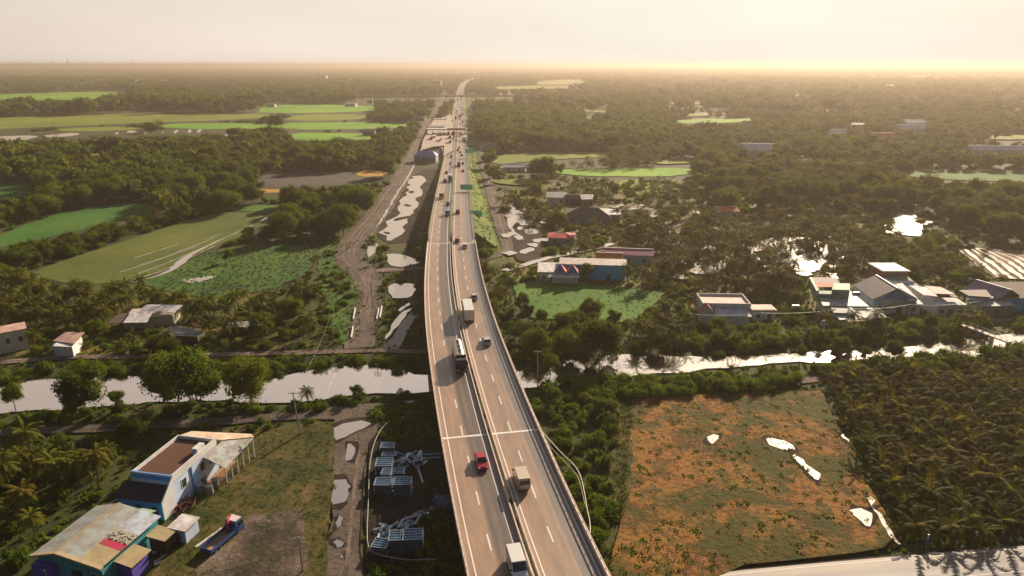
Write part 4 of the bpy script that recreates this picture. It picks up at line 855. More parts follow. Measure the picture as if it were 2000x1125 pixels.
for i, (lab, x, y, w, d, m_, wm, k) in enumerate([
 ('low shed with a white front edge and grey roof left of the brown hip roof', 1087, 383, 10, 7, TING, WWALL, 'shed'),
 ('tiny white roofed shed just above the brown hip roof', 1147, 387, 6, 5, TINW, GWALL, 'shed'),
 ('dark brown roofed cottage between the two small sheds', 1120, 385, 8, 6, BROWNR, DWALL, 'gable'),
 ('lonely orange roofed hut in the middle of the right palm grove', 1417, 409, 10, 8, ORANGER, LBW, 'gable'),
 ('long white warehouse roof in the haze at the right picture edge', 1968, 291, 62, 14, TINW, WWALL, 'gable'),
 ('low white hall at the end of the pale track right of the expressway', 1003, 324, 15, 9, TINW, WWALL, 'gable'),
 ('small white and grey shed right of the low white hall', 1041, 324, 9, 7, TINW, GWALL, 'gable'),
 ('small red roofed house in the far woods right of the toll plaza', 1027, 280, 16, 9, REDR, WWALL, 'gable'),
 ('long faded orange roofed building at the edge of the far right woods', 958, 281, 18, 8, corrugated('faded_orange', (.55, .22, .12), metal=0), WWALL, 'gable'),
 ('house with a red and white roof glinting in the golden haze', 1473, 286, 24, 12, PINKT, WWALL, 'gable'),
 ('pale mauve roofed house far off in the golden haze', 1634, 258, 26, 14, TIN, WWALL, 'gable'),
 ('small red roofed house in the golden haze at upper right', 1718, 265, 24, 12, REDR, WWALL, 'gable'),
 ('blue roofed house in the golden haze at upper right', 1786, 238, 26, 16, TINB, WWALL, 'gable'),
 ('white gabled house left of the blue roofed one in the haze', 1673, 242, 16, 10, TINW, WWALL, 'gable'),
 ('small white house with pinkish roof at the edge of the bright left fields', 686, 202, 18, 12, PINKT, WWALL, 'gable'),
 ('small pale house left of the bright far fields', 530, 203, 14, 10, PINKT, CREAM, 'gable'),
 ('white roofed house just left of the far belt end', 497, 198, 20, 10, TINW, WWALL, 'gable'),
 ('grey tin roofed hut on the dike between the bright left fields', 721, 255, 13, 7, TING, GWALL, 'gable'),
 ('grey roofed hut half hidden beside the earth road before the toll plaza', 818, 228, 17, 10, TING, GWALL, 'gable'),
 ('white block building on the left horizon plain', 629, 147, 38, 24, TINW, plain('cool_white_wall', (.7, .72, .75), .8), 'flat'),  # even bluish white wall colour, varied by noise
 ('grey block building left of the expressway near the horizon', 853, 157, 26, 20, TIN, GWALL, 'flat'),
 ]):
    far = y < 300; hh = 3.2 if not far else 4.5
    if k == 'flat': hh = 26
    house(lab, x, y, w, d, rnd.uniform(-8, 8), hh, 1.6 if w < 20 else 3, 'gable' if k == 'gable' else k, 'x', m_, wm, 'building' if k == 'flat' else ('shed' if 'shed' in lab or 'warehouse' in lab else 'house'), 'shed' if ('shed' in lab) else ('building' if k == 'flat' else 'house'), .5, 2 if k != 'flat' else 5, z_ref=hh)
for k, (x, y) in enumerate([(153, 147), (175, 146), (198, 156), (165, 162), (315, 158), (326, 158), (378, 162), (400, 138), (422, 141), (270, 157), (205, 140), (660, 144), (687, 155), (8, 172), (1110, 146), (1735, 167), (1950, 174), (1965, 190), (1780, 250), (1480, 290)]):
    house('tiny pale roofed house scattered across the hazy plain near the horizon', x, y, rnd.uniform(22, 40), rnd.uniform(14, 22), rnd.uniform(-15, 15), 6, 4, 'gable', 'x', TINW, WWALL, nwin=1, z_ref=6, group='far houses scattered across the hazy plain')
# --- toll plaza
pc = P(872, 252, 7.0); e = empty('toll_gate', (pc.x, pc.y, 1.5), 0, 'long white toll gate canopy with a red sign board spanning the expressway', 'toll gate')
MB().box(-20.5, 20.5, -4, 4, 5.2, 6.3).build('canopy', WWALL, e); MB().box(1, 20.2, -4.2, -4.02, 5.0, 6.9).build('sign_board', REDR, e); MB().box(14, 20.3, -4.3, -4.21, 5.0, 5.6).build('sign_strip', BWALL, e)
g = MB()
for k in range(8): g.box(-19.5+k*5.6-.3, -19.5+k*5.6+.3, -.4, .4, 0, 5.2)
g.build('column', WWALL, e)
for k in range(8):
    x = -19.5+k*5.6; b = MB().box(x-.8, x+.8, -3.4, -.9, 0, 2.6).build('booth', WWALL, e); MB().box(x-.82, x+.82, -3.42, -.88, 1.1, 2.1).build('booth_window', GLASS, b)
    MB().box(x-1, x+1, -16, 12, 0, .22).build('island', CONCP, e)
OPEN_VIEW.append([(830, 245), (912, 245), (912, 262), (830, 262)])
oc = P(831, 303, 5); e = empty('office_building', (oc.x, oc.y, 0), R(-4), 'white office hall with a light blue hipped roof beside the toll plaza', 'office')
MB().box(-8, 8.5, -4.5, 6, -.1, 5.2).build('wall', TINB, e)
MB().add([(-8.5, -5, 5.2), (9, -5, 5.2), (9, 6.5, 5.2), (-8.5, 6.5, 5.2), (-5, 1, 8.2), (5.4, 1, 8.2)], [(0, 1, 5, 4), (1, 2, 5), (2, 3, 4, 5), (3, 0, 4), (3, 2, 1, 0)]).build('roof', corrugated('light_blue_roof', (.34, .42, .72), amt=.1), e)
for k in range(6): window(e, -7+k*2.8, -4.5, 1.2, 1.6, 2.6, 'x')
door(e, .2, -4.6, 1.5, 2.6, 'x', DARKST); MB().box(-1.4, 1.8, -6.4, -4.6, 3.0, 3.2).build('door_canopy', WWALL, e)
EXCL.append([(800, 325), (860, 325), (860, 290), (805, 290)]); OPEN_VIEW.append([(806, 322), (858, 322), (856, 286), (812, 286)])
e = empty('hut', (*P(861, 298).xy, 0), 0, 'tiny blue roofed booth right of the toll office', 'booth'); MB().box(-1.5, 1.5, -1.5, 1.5, -.05, 3.6).build('wall', WWALL, e); MB().add([(-2, -2, 3.6), (2, -2, 3.6), (2, 2, 3.6), (-2, 2, 3.6), (0, 0, 4.9)], [(0, 1, 4), (1, 2, 4), (2, 3, 4), (3, 0, 4), (3, 2, 1, 0)]).build('roof', TINB, e)
for lab, x, y, m_ in (('white canopied depot shed between earth road and toll plaza', 861, 231, TINW), ('pale storage shed just below the depot shed', 855, 246, TIN)):
    house(lab, x, y, 16, 12, 0, 3.5, 1.2, 'gable', 'x', m_, WWALL, 'shed', 'shed', .5, 2, z_ref=4)
OPEN_VIEW.append([(690, 183), (1010, 183), (1010, 194), (690, 196)])
# overpass crossing near the horizon
oy = P(900, 187, 9); e = empty('overpass', (oy.x, oy.y, 0), 0, 'thin dark overpass crossing the expressway far off beyond the toll plaza', 'bridge')
MB().box(-340, 280, -6, 6, 7.6, 9.6).build('deck', GWALL, e); g = MB()
for k in range(21): g.box(-331+k*30, -329+k*30, -3, 3, -.1, 7.6)
g.build('pier', CONC, e); g = MB(); g.box(-340, 280, -6.1, -5.8, 9.6, 10.6); g.box(-340, 280, 5.8, 6.1, 9.6, 10.6); g.build('parapet', CONCP, e)
# footbridge at the right end of the canal
a = P(1880, 634, 1.6); b = P(1972, 668, 2.2); d = (b-a); L_ = d.xy.length; e = empty('footbridge', (a.x, a.y, 0), math.atan2(d.y, d.x), 'pale narrow concrete footbridge over the canal at the right', 'bridge')
MB().slab([(0, -.8, 1.7), (L_, -.8, 2.3), (L_, .8, 2.3), (0, .8, 1.7)], .3).build('deck', CONCP, e)
g = MB()
for s_ in (-1, 1):
    g.cyl((0, s_*.75, 2.6), (L_, s_*.75, 3.2), .05, n=5)
    for k in range(9): t = k/8; g.cyl((L_*t, s_*.75, 1.7+.6*t), (L_*t, s_*.75, 2.6+.6*t), .05, n=5)
g.build('handrail', TRIM, e); g = MB()
for t in (.02, .35, .65, .98): g.box(L_*t-.2, L_*t+.2, -.6, .6, -.1, 1.4+.6*t)
g.build('pier', CONC, e)
# ------------------------------------------------------------------ plants: shapes
def quads(C, Nn, size, aspect=1.0, twist=None):
    """leaf faces: centres, normals, half sizes"""
    n = len(C); up = rng.normal(size=(n, 3)); t = np.cross(Nn, up); t /= np.linalg.norm(t, axis=1)[:, None]+1e-9
    b = np.cross(Nn, t); s = size[:, None]
    V = np.stack([C-t*s-b*s*aspect, C+t*s-b*s*aspect*.6, C+t*s*.8+b*s*aspect, C-t*s*.7+b*s*aspect*.8], 1).reshape(-1, 3)
    return V, [tuple(range(4*i, 4*i+4)) for i in range(n)]
def crown_mesh(name, lobes, nper, size, mat, core=.72, seed=0):
    """lobes: (x,y,z,rx,rz). many leaf clumps over each lobe, an added core of the same material inside to block light"""
    g = np.random.default_rng(seed); VV = []; FF = []; n = 0
    for (x, y, z, rx, rz) in lobes:
        k = max(12, int(nper*(rx**1.6)/((np.mean([l[3] for l in lobes]))**1.6)))
        d = g.normal(size=(k, 3)); d[:, 2] = d[:, 2]*.9+.25; d /= np.linalg.norm(d, axis=1)[:, None]
        rr = g.uniform(.72, 1.12, k)[:, None]; bump = (1+.16*np.sin(d[:, :1]*5+x)+.14*np.cos(d[:, 1:2]*6+z))
        C = np.array([x, y, z])+d*rr*bump*np.array([rx, rx, rz])
        Nn = d+g.normal(size=(k, 3))*.55; Nn /= np.linalg.norm(Nn, axis=1)[:, None]
        V, Fc = quads(C, Nn, size*g.uniform(.6, 1.35, k), .8)
        VV.append(V); FF += [tuple(i+n for i in f) for f in Fc]; n += len(V)
        # added core, stops light passing through the lobe
        bm = bmesh.new(); bmesh.ops.create_icosphere(bm, subdivisions=1, radius=1)
        vs = np.array([v.co[:] for v in bm.verts]); fs = [tuple(v.index for v in f.verts) for f in bm.faces]; bm.free()
        vs = vs*g.uniform(.8, 1.15, (len(vs), 1))*np.array([rx, rx, rz])*core+np.array([x, y, z])
        VV.append(vs); FF += [tuple(i+n for i in f) for f in fs]; n += len(vs)
    return mesh(name, np.concatenate(VV).tolist(), FF, mat)
def trunk_mesh(h, r, seed, limbs=4, rx=.3):
    g = random.Random(seed); mb = MB(); p = Vector((0, 0, -.1)); pts = [p]
    for k in range(3): p = p+Vector((g.uniform(-.04, .04)*h, g.uniform(-.04, .04)*h, h*.17)); pts.append(p)
    for i in range(3): mb.cyl(pts[i], pts[i+1], r*(1-.2*i), r*(.8-.2*i), 7)
    for k in range(limbs):
        a = g.uniform(0, 6.28); b = pts[2+(k % 2)]; q = b+Vector((math.cos(a)*rx*h*.7, math.sin(a)*rx*h*.7, h*g.uniform(.18, .32)))
        mb.cyl(b, q, r*.45, r*.15, 5)
    return mesh('trunk', mb.v, mb.f, BARK)
def lobes_for(seed, w, n, z0, z1):
    """unit height tree: lobes within an uneven dome"""
    g = random.Random(seed); L = []
    for k in range(n):
        t = (k+.5)/n; a = k*2.4+g.uniform(-.5, .5); zz = z0+(z1-z0)*g.uniform(0, 1)**.8
        rmax = w*.5*math.sqrt(max(.05, 1-((zz-z0)/(z1-z0+.15))**2)); r = rmax*math.sqrt(t)*.85
        s = w*g.uniform(.17, .30)
        L.append((math.cos(a)*r, math.sin(a)*r, zz, s, s*g.uniform(.75, 1.0)))
    return L
BR = []   # near broadleaf crowns of unit height
for i, (w, n, z0) in enumerate(((.95, 16, .38), (.8, 14, .34), (1.1, 18, .42), (.65, 13, .30), (.9, 15, .3), (.5, 10, .22), (1.3, 15, .5), (.8, 8, .35))):
    BR.append((crown_mesh('crown', lobes_for(i+3, w, n, z0, .86), 380, .0185, LEAF, .7, i), trunk_mesh(1, .022, i, 5, w*.5)))
BRF = []  # far crowns
for i, (w, n, z0) in enumerate(((.95, 7, .36), (.85, 6, .3), (1.1, 8, .4), (.7, 6, .3), (.5, 5, .25), (1.3, 9, .5))):
    BRF.append(crown_mesh('crown', lobes_for(i+13, w, n, z0, .82), 34, .07, LEAF, .85, 50+i))
BU = []
for i in range(4):
    g = random.Random(i+30); L = [(g.uniform(-.5, .5), g.uniform(-.5, .5), g.uniform(.25, .55), g.uniform(.28, .5), g.uniform(.25, .42)) for _ in range(7)]
    BU.append(crown_mesh('bush', L, 150, .042, BUSHL, .75, 80+i))
BUF = []
for i in range(3):
    g = random.Random(i+40); L = [(g.uniform(-.5, .5), g.uniform(-.5, .5), g.uniform(.2, .5), g.uniform(.3, .5), g.uniform(.25, .4)) for _ in range(4)]
    BUF.append(crown_mesh('bush', L, 26, .12, BUSHL, .85, 90+i))
def frond(mb, base, a, length, rise, droop, wid, nseg, leafl, g, m=0, lw=.16):
    """arched rachis with leaflets hanging from both sides"""
    d = Vector((math.cos(a), math.sin(a), 0)); side = Vector((-d.y, d.x, 0)); pts = []
    for k in range(nseg+1):
        t = k/nseg; pts.append(base+d*(length*(t-.18*t*t*droop))+Vector((0, 0, length*(rise*t-droop*t*t))))
    for k in range(nseg):
        p, q = pts[k], pts[k+1]; w = wid*(1-.7*k/nseg)
        mb.add([p-side*w, p+side*w, q+side*w*.8, q-side*w*.8], [(0, 1, 2, 3)], m)
        if k == 0: continue
        t = k/nseg; ll = leafl*math.sin(math.pi*min(1, .15+.8*t))**.6
        tg = (q-p).normalized(); up = side.cross(tg)*-1
        for sgn in (-1, 1):
            for h in (0, .5):
                b = p.lerp(q, h); tip = b+(side*sgn*.85+tg*.55-Vector((0, 0, g.uniform(.15, .55))))*ll*g.uniform(.85, 1.1)
                wv = tg*(lw*(q-p).length+.05*ll)
                mb.add([b-wv, b+wv, tip+wv*.25, tip-wv*.25], [(0, 1, 2, 3)], m)
def palm_meshes(seed, h, nf, flen, nseg=9, trunk=True, rise=(.25, .9), droop=(.55, 1.0), mat=None, leafl=.22, lw=.16):
    g = random.Random(seed); mb = MB(); lean = Vector((g.uniform(-.06, .06)*h, g.uniform(-.06, .06)*h, h))
    for k in range(nf):
        a = k*2.399+g.uniform(-.2, .2); t = k/nf
        r = rise[1]+(rise[0]-rise[1])*t
        frond(mb, lean, a, flen*g.uniform(.85, 1.1), r, g.uniform(*droop)*(.6+.5*t), .05*flen*.5, nseg, leafl*flen, g, 0, lw)
    cr = mesh('fronds', mb.v, mb.f, mat or PALML)
    tm = MB(); p = Vector((0, 0, -.1)); n = 4
    for k in range(n):
        q = Vector((lean.x*((k+1)/n)**1.6, lean.y*((k+1)/n)**1.6, h*(k+1)/n)); tm.cyl(p, q, .17-.015*k, .155-.015*k, 7); p = q
    return cr, mesh('trunk', tm.v, tm.f, BARK)
PA = [palm_meshes(100+i, h, 20, 3.6, rise=(-.35, 1.0)) for i, h in enumerate((5.2, 6.4, 4.2, 7.4))]
PAF = [palm_meshes(110+i, h, 12, 3.8, 4, rise=(-.3, 1.0), leafl=.34)[0] for i, h in enumerate((5, 6.5, 4))]
YP = [palm_meshes(120+i, h, 15, 3.7, 9, rise=(.0, 1.3), droop=(.7, 1.15), mat=YPALM, leafl=.2, lw=.2) for i, h in enumerate((1.6, 2.3, 1.2, 1.9, 1.4))]
BA = [palm_meshes(130+i, 2.2, 9, 2.4, 5, rise=(.5, 1.4), droop=(.6, 1.0), mat=BUSHL, leafl=.26) for i in range(2)]

# ------------------------------------------------------------------ where plants stand
def band(Y0, Y1, s, padm=45, frac=.78):
    n = int((Y1-Y0)/s); xs = []; ys = []
    for i in range(n):
        Y = Y0+s*(i+.5); hw = frac*Y+padm; k = int(2*hw/s)
        X = -hw+s*(np.arange(k)+.5+(.5 if i % 2 else 0))
        xs.append(X+rng.uniform(-.42, .42, k)*s); ys.append(np.full(k, Y)+rng.uniform(-.42, .42, k)*s)
    return np.concatenate(xs), np.concatenate(ys)
def project(X, Y):
    zc = Y*CP+HC*SP; yc = -HC*CP+Y*SP
    return 1000+F*X/zc, 562-F*yc/zc
# zones: (polygon, label key, [(kind, share, size low, size high)]) first match wins
Z = [
 ([(1612, 752), (1700, 728), (1800, 728), (1900, 722), (2000, 706), (2200, 690), (2200, 1030), (2000, 1056), (1790, 1070), (1700, 925), (1650, 830)], 'plantation', []),
 ([(1232, 742), (1300, 748), (1400, 738), (1565, 724), (1575, 762), (1400, 772), (1240, 778)], 'hedge', [('bush', .95, 2.4, 3.4)]),
 ([(1000, 640), (1050, 640), (1120, 620), (1240, 622), (1235, 690), (1228, 735), (1100, 700), (1010, 720)], 'rightbank', [('tree', .40, 5, 8), ('bush', .4, 2, 3)]),
 ([(1000, 728), (1100, 700), (1235, 740), (1232, 790), (1200, 800), (1060, 790)], 'bridgeside', [('tree', .16, 4, 6.5), ('bush', .8, 1.8, 3)]),
 ([(1020, 780), (1240, 780), (1215, 960), (1200, 1200), (1170, 1200), (1040, 830)], 'bridgeside', [('tree', .08, 3.5, 5), ('bush', .9, 1.4, 2.8)]),
 ([(1560, 725), (1700, 712), (1850, 696), (1990, 675), (2200, 660), (2200, 700), (1990, 706), (1800, 728), (1620, 745)], 'gardenbank', [('bush', 1.0, 2.4, 4.0), ('tree', .06, 4, 5.5)]),
 ([(1940, 640), (2200, 610), (2200, 760), (1975, 740)], 'corner', [('tree', .5, 6, 8.5), ('bush', .4, 2, 3)]),
 ([(1240, 655), (1620, 645), (1900, 632), (1960, 640), (1900, 662), (1780, 666), (1620, 676), (1500, 684), (1400, 688), (1235, 690)], 'farbank', [('tree', .2, 3.5, 5), ('bush', .85, 2.0, 3.6), ('palm', .12, .7, .95), ('banana', .15, .8, 1.2)]),
 ([(1230, 560), (1350, 560), (1350, 655), (1240, 655)], 'village', [('bush', .5, 1.8, 3), ('tree', .14, 4.5, 6.5), ('palm', .22, .6, .9)]),
 ([(1350, 600), (1580, 600), (1600, 648), (1350, 655)], 'village', [('bush', .55, 1.6, 3), ('palm', .15, .5, .8), ('tree', .12, 4, 5.5)]),
 ([(1580, 620), (2100, 600), (2100, 640), (1600, 648)], 'village', [('bush', .5, 1.6, 2.8), ('palm', .2, .5, .8), ('banana', .2, .8, 1.2)]),
 ([(1230, 470), (1450, 440), (1640, 440), (1730, 520), (1580, 545), (1560, 600), (1350, 575), (1215, 555)], 'grove', [('palm', .40, .7, 1.1), ('bush', .25, 1.2, 2.6)]),
 ([(1560, 430), (1740, 455), (1860, 475), (1960, 552), (1740, 545), (1640, 470)], 'orchard', [('bush', .55, 2.4, 3.8), ('palm', .25, .5, .8)]),
 ([(1350, 300), (1720, 300), (1860, 345), (2150, 365), (2150, 470), (1900, 470), (1800, 410), (1600, 400), (1400, 400), (1340, 350)], 'woods_r', [('tree', .6, 6, 11), ('palm', .15, .8, 1.3)]),
 ([(1100, 345), (1400, 345), (1400, 470), (1250, 470), (1060, 500), (930, 520), (960, 360)], 'mixed_r', [('bush', .48, 1.4, 2.8), ('palm', .28, .6, 1.0), ('tree', .05, 5, 7)]),
 ([(940, 505), (1230, 470), (1230, 560), (1100, 550), (1000, 560), (1010, 610), (1000, 640), (955, 640), (935, 560)], 'mixed_r', [('palm', .3, .6, .9), ('bush', .35, 1.4, 2.4)]),
 ([(1000, 605), (1130, 618), (1100, 640), (1000, 640)], 'rightbank', [('tree', .3, 4, 6), ('bush', .4, 2, 3)]),
 # left
 ([(-200, 700), (300, 698), (600, 692), (836, 692), (836, 718), (740, 714), (650, 716), (600, 726), (500, 746), (250, 733), (100, 740), (-200, 765)], 'leftbank', [('bush', .92, 1.4, 2.6), ('tree', .03, 4, 5)]),
 ([(-200, 845), (60, 812), (130, 806), (420, 784), (600, 785), (836, 766), (845, 795), (650, 806), (400, 822), (-200, 850)], 'nearbank', [('bush', .8, 1.1, 2.3), ('tree', .10, 3.5, 5.5)]),
 ([(-200, 852), (400, 832), (330, 845), (252, 930), (150, 990), (50, 1085), (50, 1300), (-200, 1300)], 'shade', [('palm', .55, .65, .95), ('tree', .12, 5, 7), ('bush', .3, 2, 3)]),
 ([(400, 832), (640, 812), (640, 830), (510, 850), (500, 880), (490, 846), (350, 842)], 'nearbank', [('bush', .7, 1.1, 2.2)]),
 ([(-200, 548), (150, 556), (262, 556), (300, 575), (400, 590), (480, 590), (560, 570), (600, 560), (600, 600), (450, 625), (300, 645), (-200, 650)], 'palms_l', [('palm', .7, .6, .95), ('tree', .06, 5, 7.5), ('bush', .2, 2, 3)]),
 ([(-200, 640), (300, 645), (450, 625), (640, 590), (640, 684), (300, 692), (-200, 700)], 'gardens_l', [('bush', .42, 1.2, 2.6), ('palm', .25, .5, .85), ('tree', .06, 4.5, 6.5)]),
 ([(470, 480), (620, 470), (618, 560), (560, 590), (470, 590)], 'palms_l', [('palm', .5, .55, .85), ('bush', .2, 1.2, 2)]),
 ([(560, 560), (618, 480), (662, 506), (700, 540), (716, 600), (700, 676), (640, 672), (620, 590)], 'roadslope', [('bush', .42, .9, 2.2), ('palm', .03, .5, .6)]),
 ([(515, 380), (560, 352), (760, 345), (735, 400), (700, 440), (660, 470), (600, 480), (490, 480), (480, 450), (545, 425)], 'wood_l', [('tree', .65, 6, 11), ('bush', .2, 2, 3)]),
 ([(-200, 490), (20, 498), (130, 466), (225, 440), (310, 418), (330, 402), (420, 396), (490, 400), (425, 412), (400, 418), (300, 450), (170, 492), (50, 538), (-200, 560)], 'hedgerow_l', [('tree', .55, 4.5, 8.5), ('bush', .3, 2, 3), ('palm', .12, .6, .9)]),
 ([(-200, 360), (60, 380), (76, 352), (120, 340), (500, 336), (505, 400), (330, 402), (250, 395), (150, 405), (60, 433), (-200, 478)], 'belt_l', [('tree', .65, 6, 10.5), ('bush', .2, 2, 4)]),
 ([(836, 470), (836, 520), (745, 492), (735, 476)], 'lagoon', [('bush', .7, 1.4, 2.4)]),
 ([(740, 586), (836, 586), (836, 686), (720, 684)], 'lagoon', [('bush', .35, 1.2, 2.4)]),
 ([(730, 534), (836, 530), (836, 590), (740, 590)], 'lagoon', [('bush', .45, 1.0, 2.0)]),
 ([(-250, 275), (500, 268), (800, 276), (800, 330), (740, 335), (500, 340), (76, 356), (-250, 358)], 'bigwood_l', [('tree', .62, 6, 11), ('palm', .14, .9, 1.3)]),
 ([(-400, 196), (120, 196), (250, 190), (210, 170), (560, 164), (860, 165), (860, 190), (820, 205), (740, 203), (520, 200), (480, 220), (150, 224), (-400, 232)], 'far_belt_l', [('tree', .85, 10, 16)]),
 ([(740, 205), (850, 195), (840, 240), (790, 270), (755, 262), (810, 245), (750, 235), (735, 222)], 'far_l', [('tree', .6, 8, 12)]),
 ([(930, 180), (1300, 180), (1300, 296), (1010, 296), (955, 300), (935, 260), (925, 210)], 'far_r', [('tree', .75, 8, 13), ('palm', .15, 1, 1.4)]),
 ([(1010, 300), (1400, 300), (1400, 330), (1060, 332)], 'far_r', [('palm', .75, .8, 1.2), ('tree', .1, 6, 9)]),
]
LAB = {'plantation': ('young coconut palm', 'crowded rows of the dark young coconut plantation beside the weedy field'),
 'hedge': '%s in the clipped green hedge row between canal and weedy field', 'rightbank': '%s in the dark clump on the far bank just right of the bridge',
 'bridgeside': '%s in the thicket between the bridge and the weedy field', 'gardenbank': '%s on the near canal bank above the coconut plantation',
 'corner': '%s standing at the right end of the canal near the footbridge', 'farbank': '%s along the far canal bank below the white village houses',
 'village': '%s in the gardens around the metal roofed village houses', 'grove': '%s in the golden palm grove with glinting ponds behind the village',
 'orchard': '%s in the rounded orchard rows right of the glinting ponds', 'woods_r': '%s in the large brown wood on the right behind the ponds',
 'mixed_r': '%s in the scrub around the red roofed hut right of the expressway', 'leftbank': '%s in the dense strip on the far bank of the left canal',
 'nearbank': '%s on the near bank of the left canal', 'shade': '%s in the deeply shaded plot left of the blue house',
 'palms_l': '%s in the palm plot between olive field and white roofs at left', 'gardens_l': '%s in the gardens beside the left canal path',
 'wood_l': '%s in the big green clump left of the curving earth road', 'hedgerow_l': '%s in the row between the two long left fields',
 'belt_l': '%s in the dark tree belt above the long green left field', 'lagoon': '%s on the banks of the ponds left of the bridge',
 'bigwood_l': '%s in the wide wood below the shrimp ponds at left', 'far_belt_l': '%s in the far left dark belt beyond the bright fields',
 'far_l': '%s beside the far left bright fields near the toll plaza', 'far_r': '%s in the far right woods beyond the pale fields', 'roadslope': '%s on the green orange slope left of the narrow earth road', 'default': '%s scattered over the open scrub between the plots'}
KW = {'tree': 'leafy broad tree', 'palm': 'coconut palm', 'bush': 'leafy green bush', 'banana': 'broad leaved banana plant'}
pts = {'tree': [], 'palm': [], 'bush': [], 'banana': []}
DEFN = [('bush', .33, 1.0, 2.4), ('palm', .06, .5, .8), ('tree', .03, 4, 6)]
DEFM = [('bush', .3, 2, 3.5), ('tree', .4, 6, 10), ('palm', .15, .7, 1.1)]
DEFF = [('tree', .58, 6, 13), ('palm', .12, 1, 1.4)]
for (Y0, Y1, s, dflt, kf, mx) in ((84, 330, 2.9, DEFN, 1, 0), (330, 1000, 6.2, DEFM, 1, 1), (1000, 3400, 15, DEFF, 1.35, 2)):
    X, Y = band(Y0, Y1, s); px, py = project(X, Y)
    bad = np.zeros(len(X), bool)
    for poly in EXCL: bad |= inpoly(px, py, poly)
    X, Y, px, py = X[~bad], Y[~bad], px[~bad], py[~bad]
    TOPX = OPEN_VIEW+EXCL
    if Y0 > 900:      # clearings in the far woods
        nz_ = np.sin(X*.0061+1)*np.cos(Y*.0043+X*.0022)+.5*np.sin(X*.017+Y*.011); ok = (nz_ < .75) | (rng.uniform(size=len(X)) < .15); X, Y, px, py = X[ok], Y[ok], px[ok], py[ok]
    left = np.ones(len(X), bool); zone = np.full(len(X), -1)
    for i, (poly, k, mixx) in enumerate(Z):
        m = left & inpoly(px, py, poly); zone[m] = i; left &= ~m
    u = rng.uniform(size=len(X)); cand = []
    for j in range(len(X)):
        if zone[j] >= 0: _, key, mixx = Z[zone[j]]
        else: key, mixx = 'default', dflt
        a = u[j]
        for kind, share, lo, hi in mixx:
            sh = share
            if kind == 'tree' and Y0 < 330: sh = share*.33
            if kind == 'palm' and Y0 < 330: sh = share*.62
            if kind == 'bush' and Y0 < 330: sh = share*.85
            if a < sh:
                sz = (rnd.uniform(lo, hi) if kind != 'tree' else lo+(hi-lo)*rnd.random()**1.6*(1.35 if rnd.random() < .15 else 1))*(kf if kind == 'tree' else 1)*(1.15 if (kind != 'bush' and mx == 1) else 1)
                if kind == 'bush' and mx >= 1: sz *= 1.5
                if kind == 'palm' and mx == 2: sz *= 1.8
                cand.append((kind, X[j], Y[j], sz, key, px[j], py[j])); break
            a -= sh
    # a plant is left out where it would stand in front of an open field, road or roof the photograph shows
    CX = np.array([c[1] for c in cand]); CY = np.array([c[2] for c in cand])
    CH = np.array([c[3]*{'tree': 1, 'palm': 6.5, 'bush': .85, 'banana': 3.2}[c[0]] for c in cand])
    hide = np.zeros(len(cand), bool)
    for fr in (.45, .85):
        zc = CY*CP+(HC-CH*fr)*SP; qx = 1000+F*CX/zc; qy = 562-F*((CH*fr-HC)*CP+CY*SP)/zc
        for poly in TOPX: hide |= inpoly(qx, qy, poly)
    for c, h in zip(cand, hide):
        if not h or (c[4] in ('hedge', 'gardenbank', 'nearbank', 'bridgeside', 'farbank', 'rightbank') and Y0 < 330): pts[c[0]].append(c[1:])
# very far: whole groves of trees
XF, YF = band(3400, 12000, 58); keep = rng.uniform(size=len(XF)) < .8; XF, YF = XF[keep], YF[keep]
nz = np.sin(XF*.0011+2)*np.cos(YF*.0016+XF*.0004); m = nz > -.55; XF, YF = XF[m], YF[m]
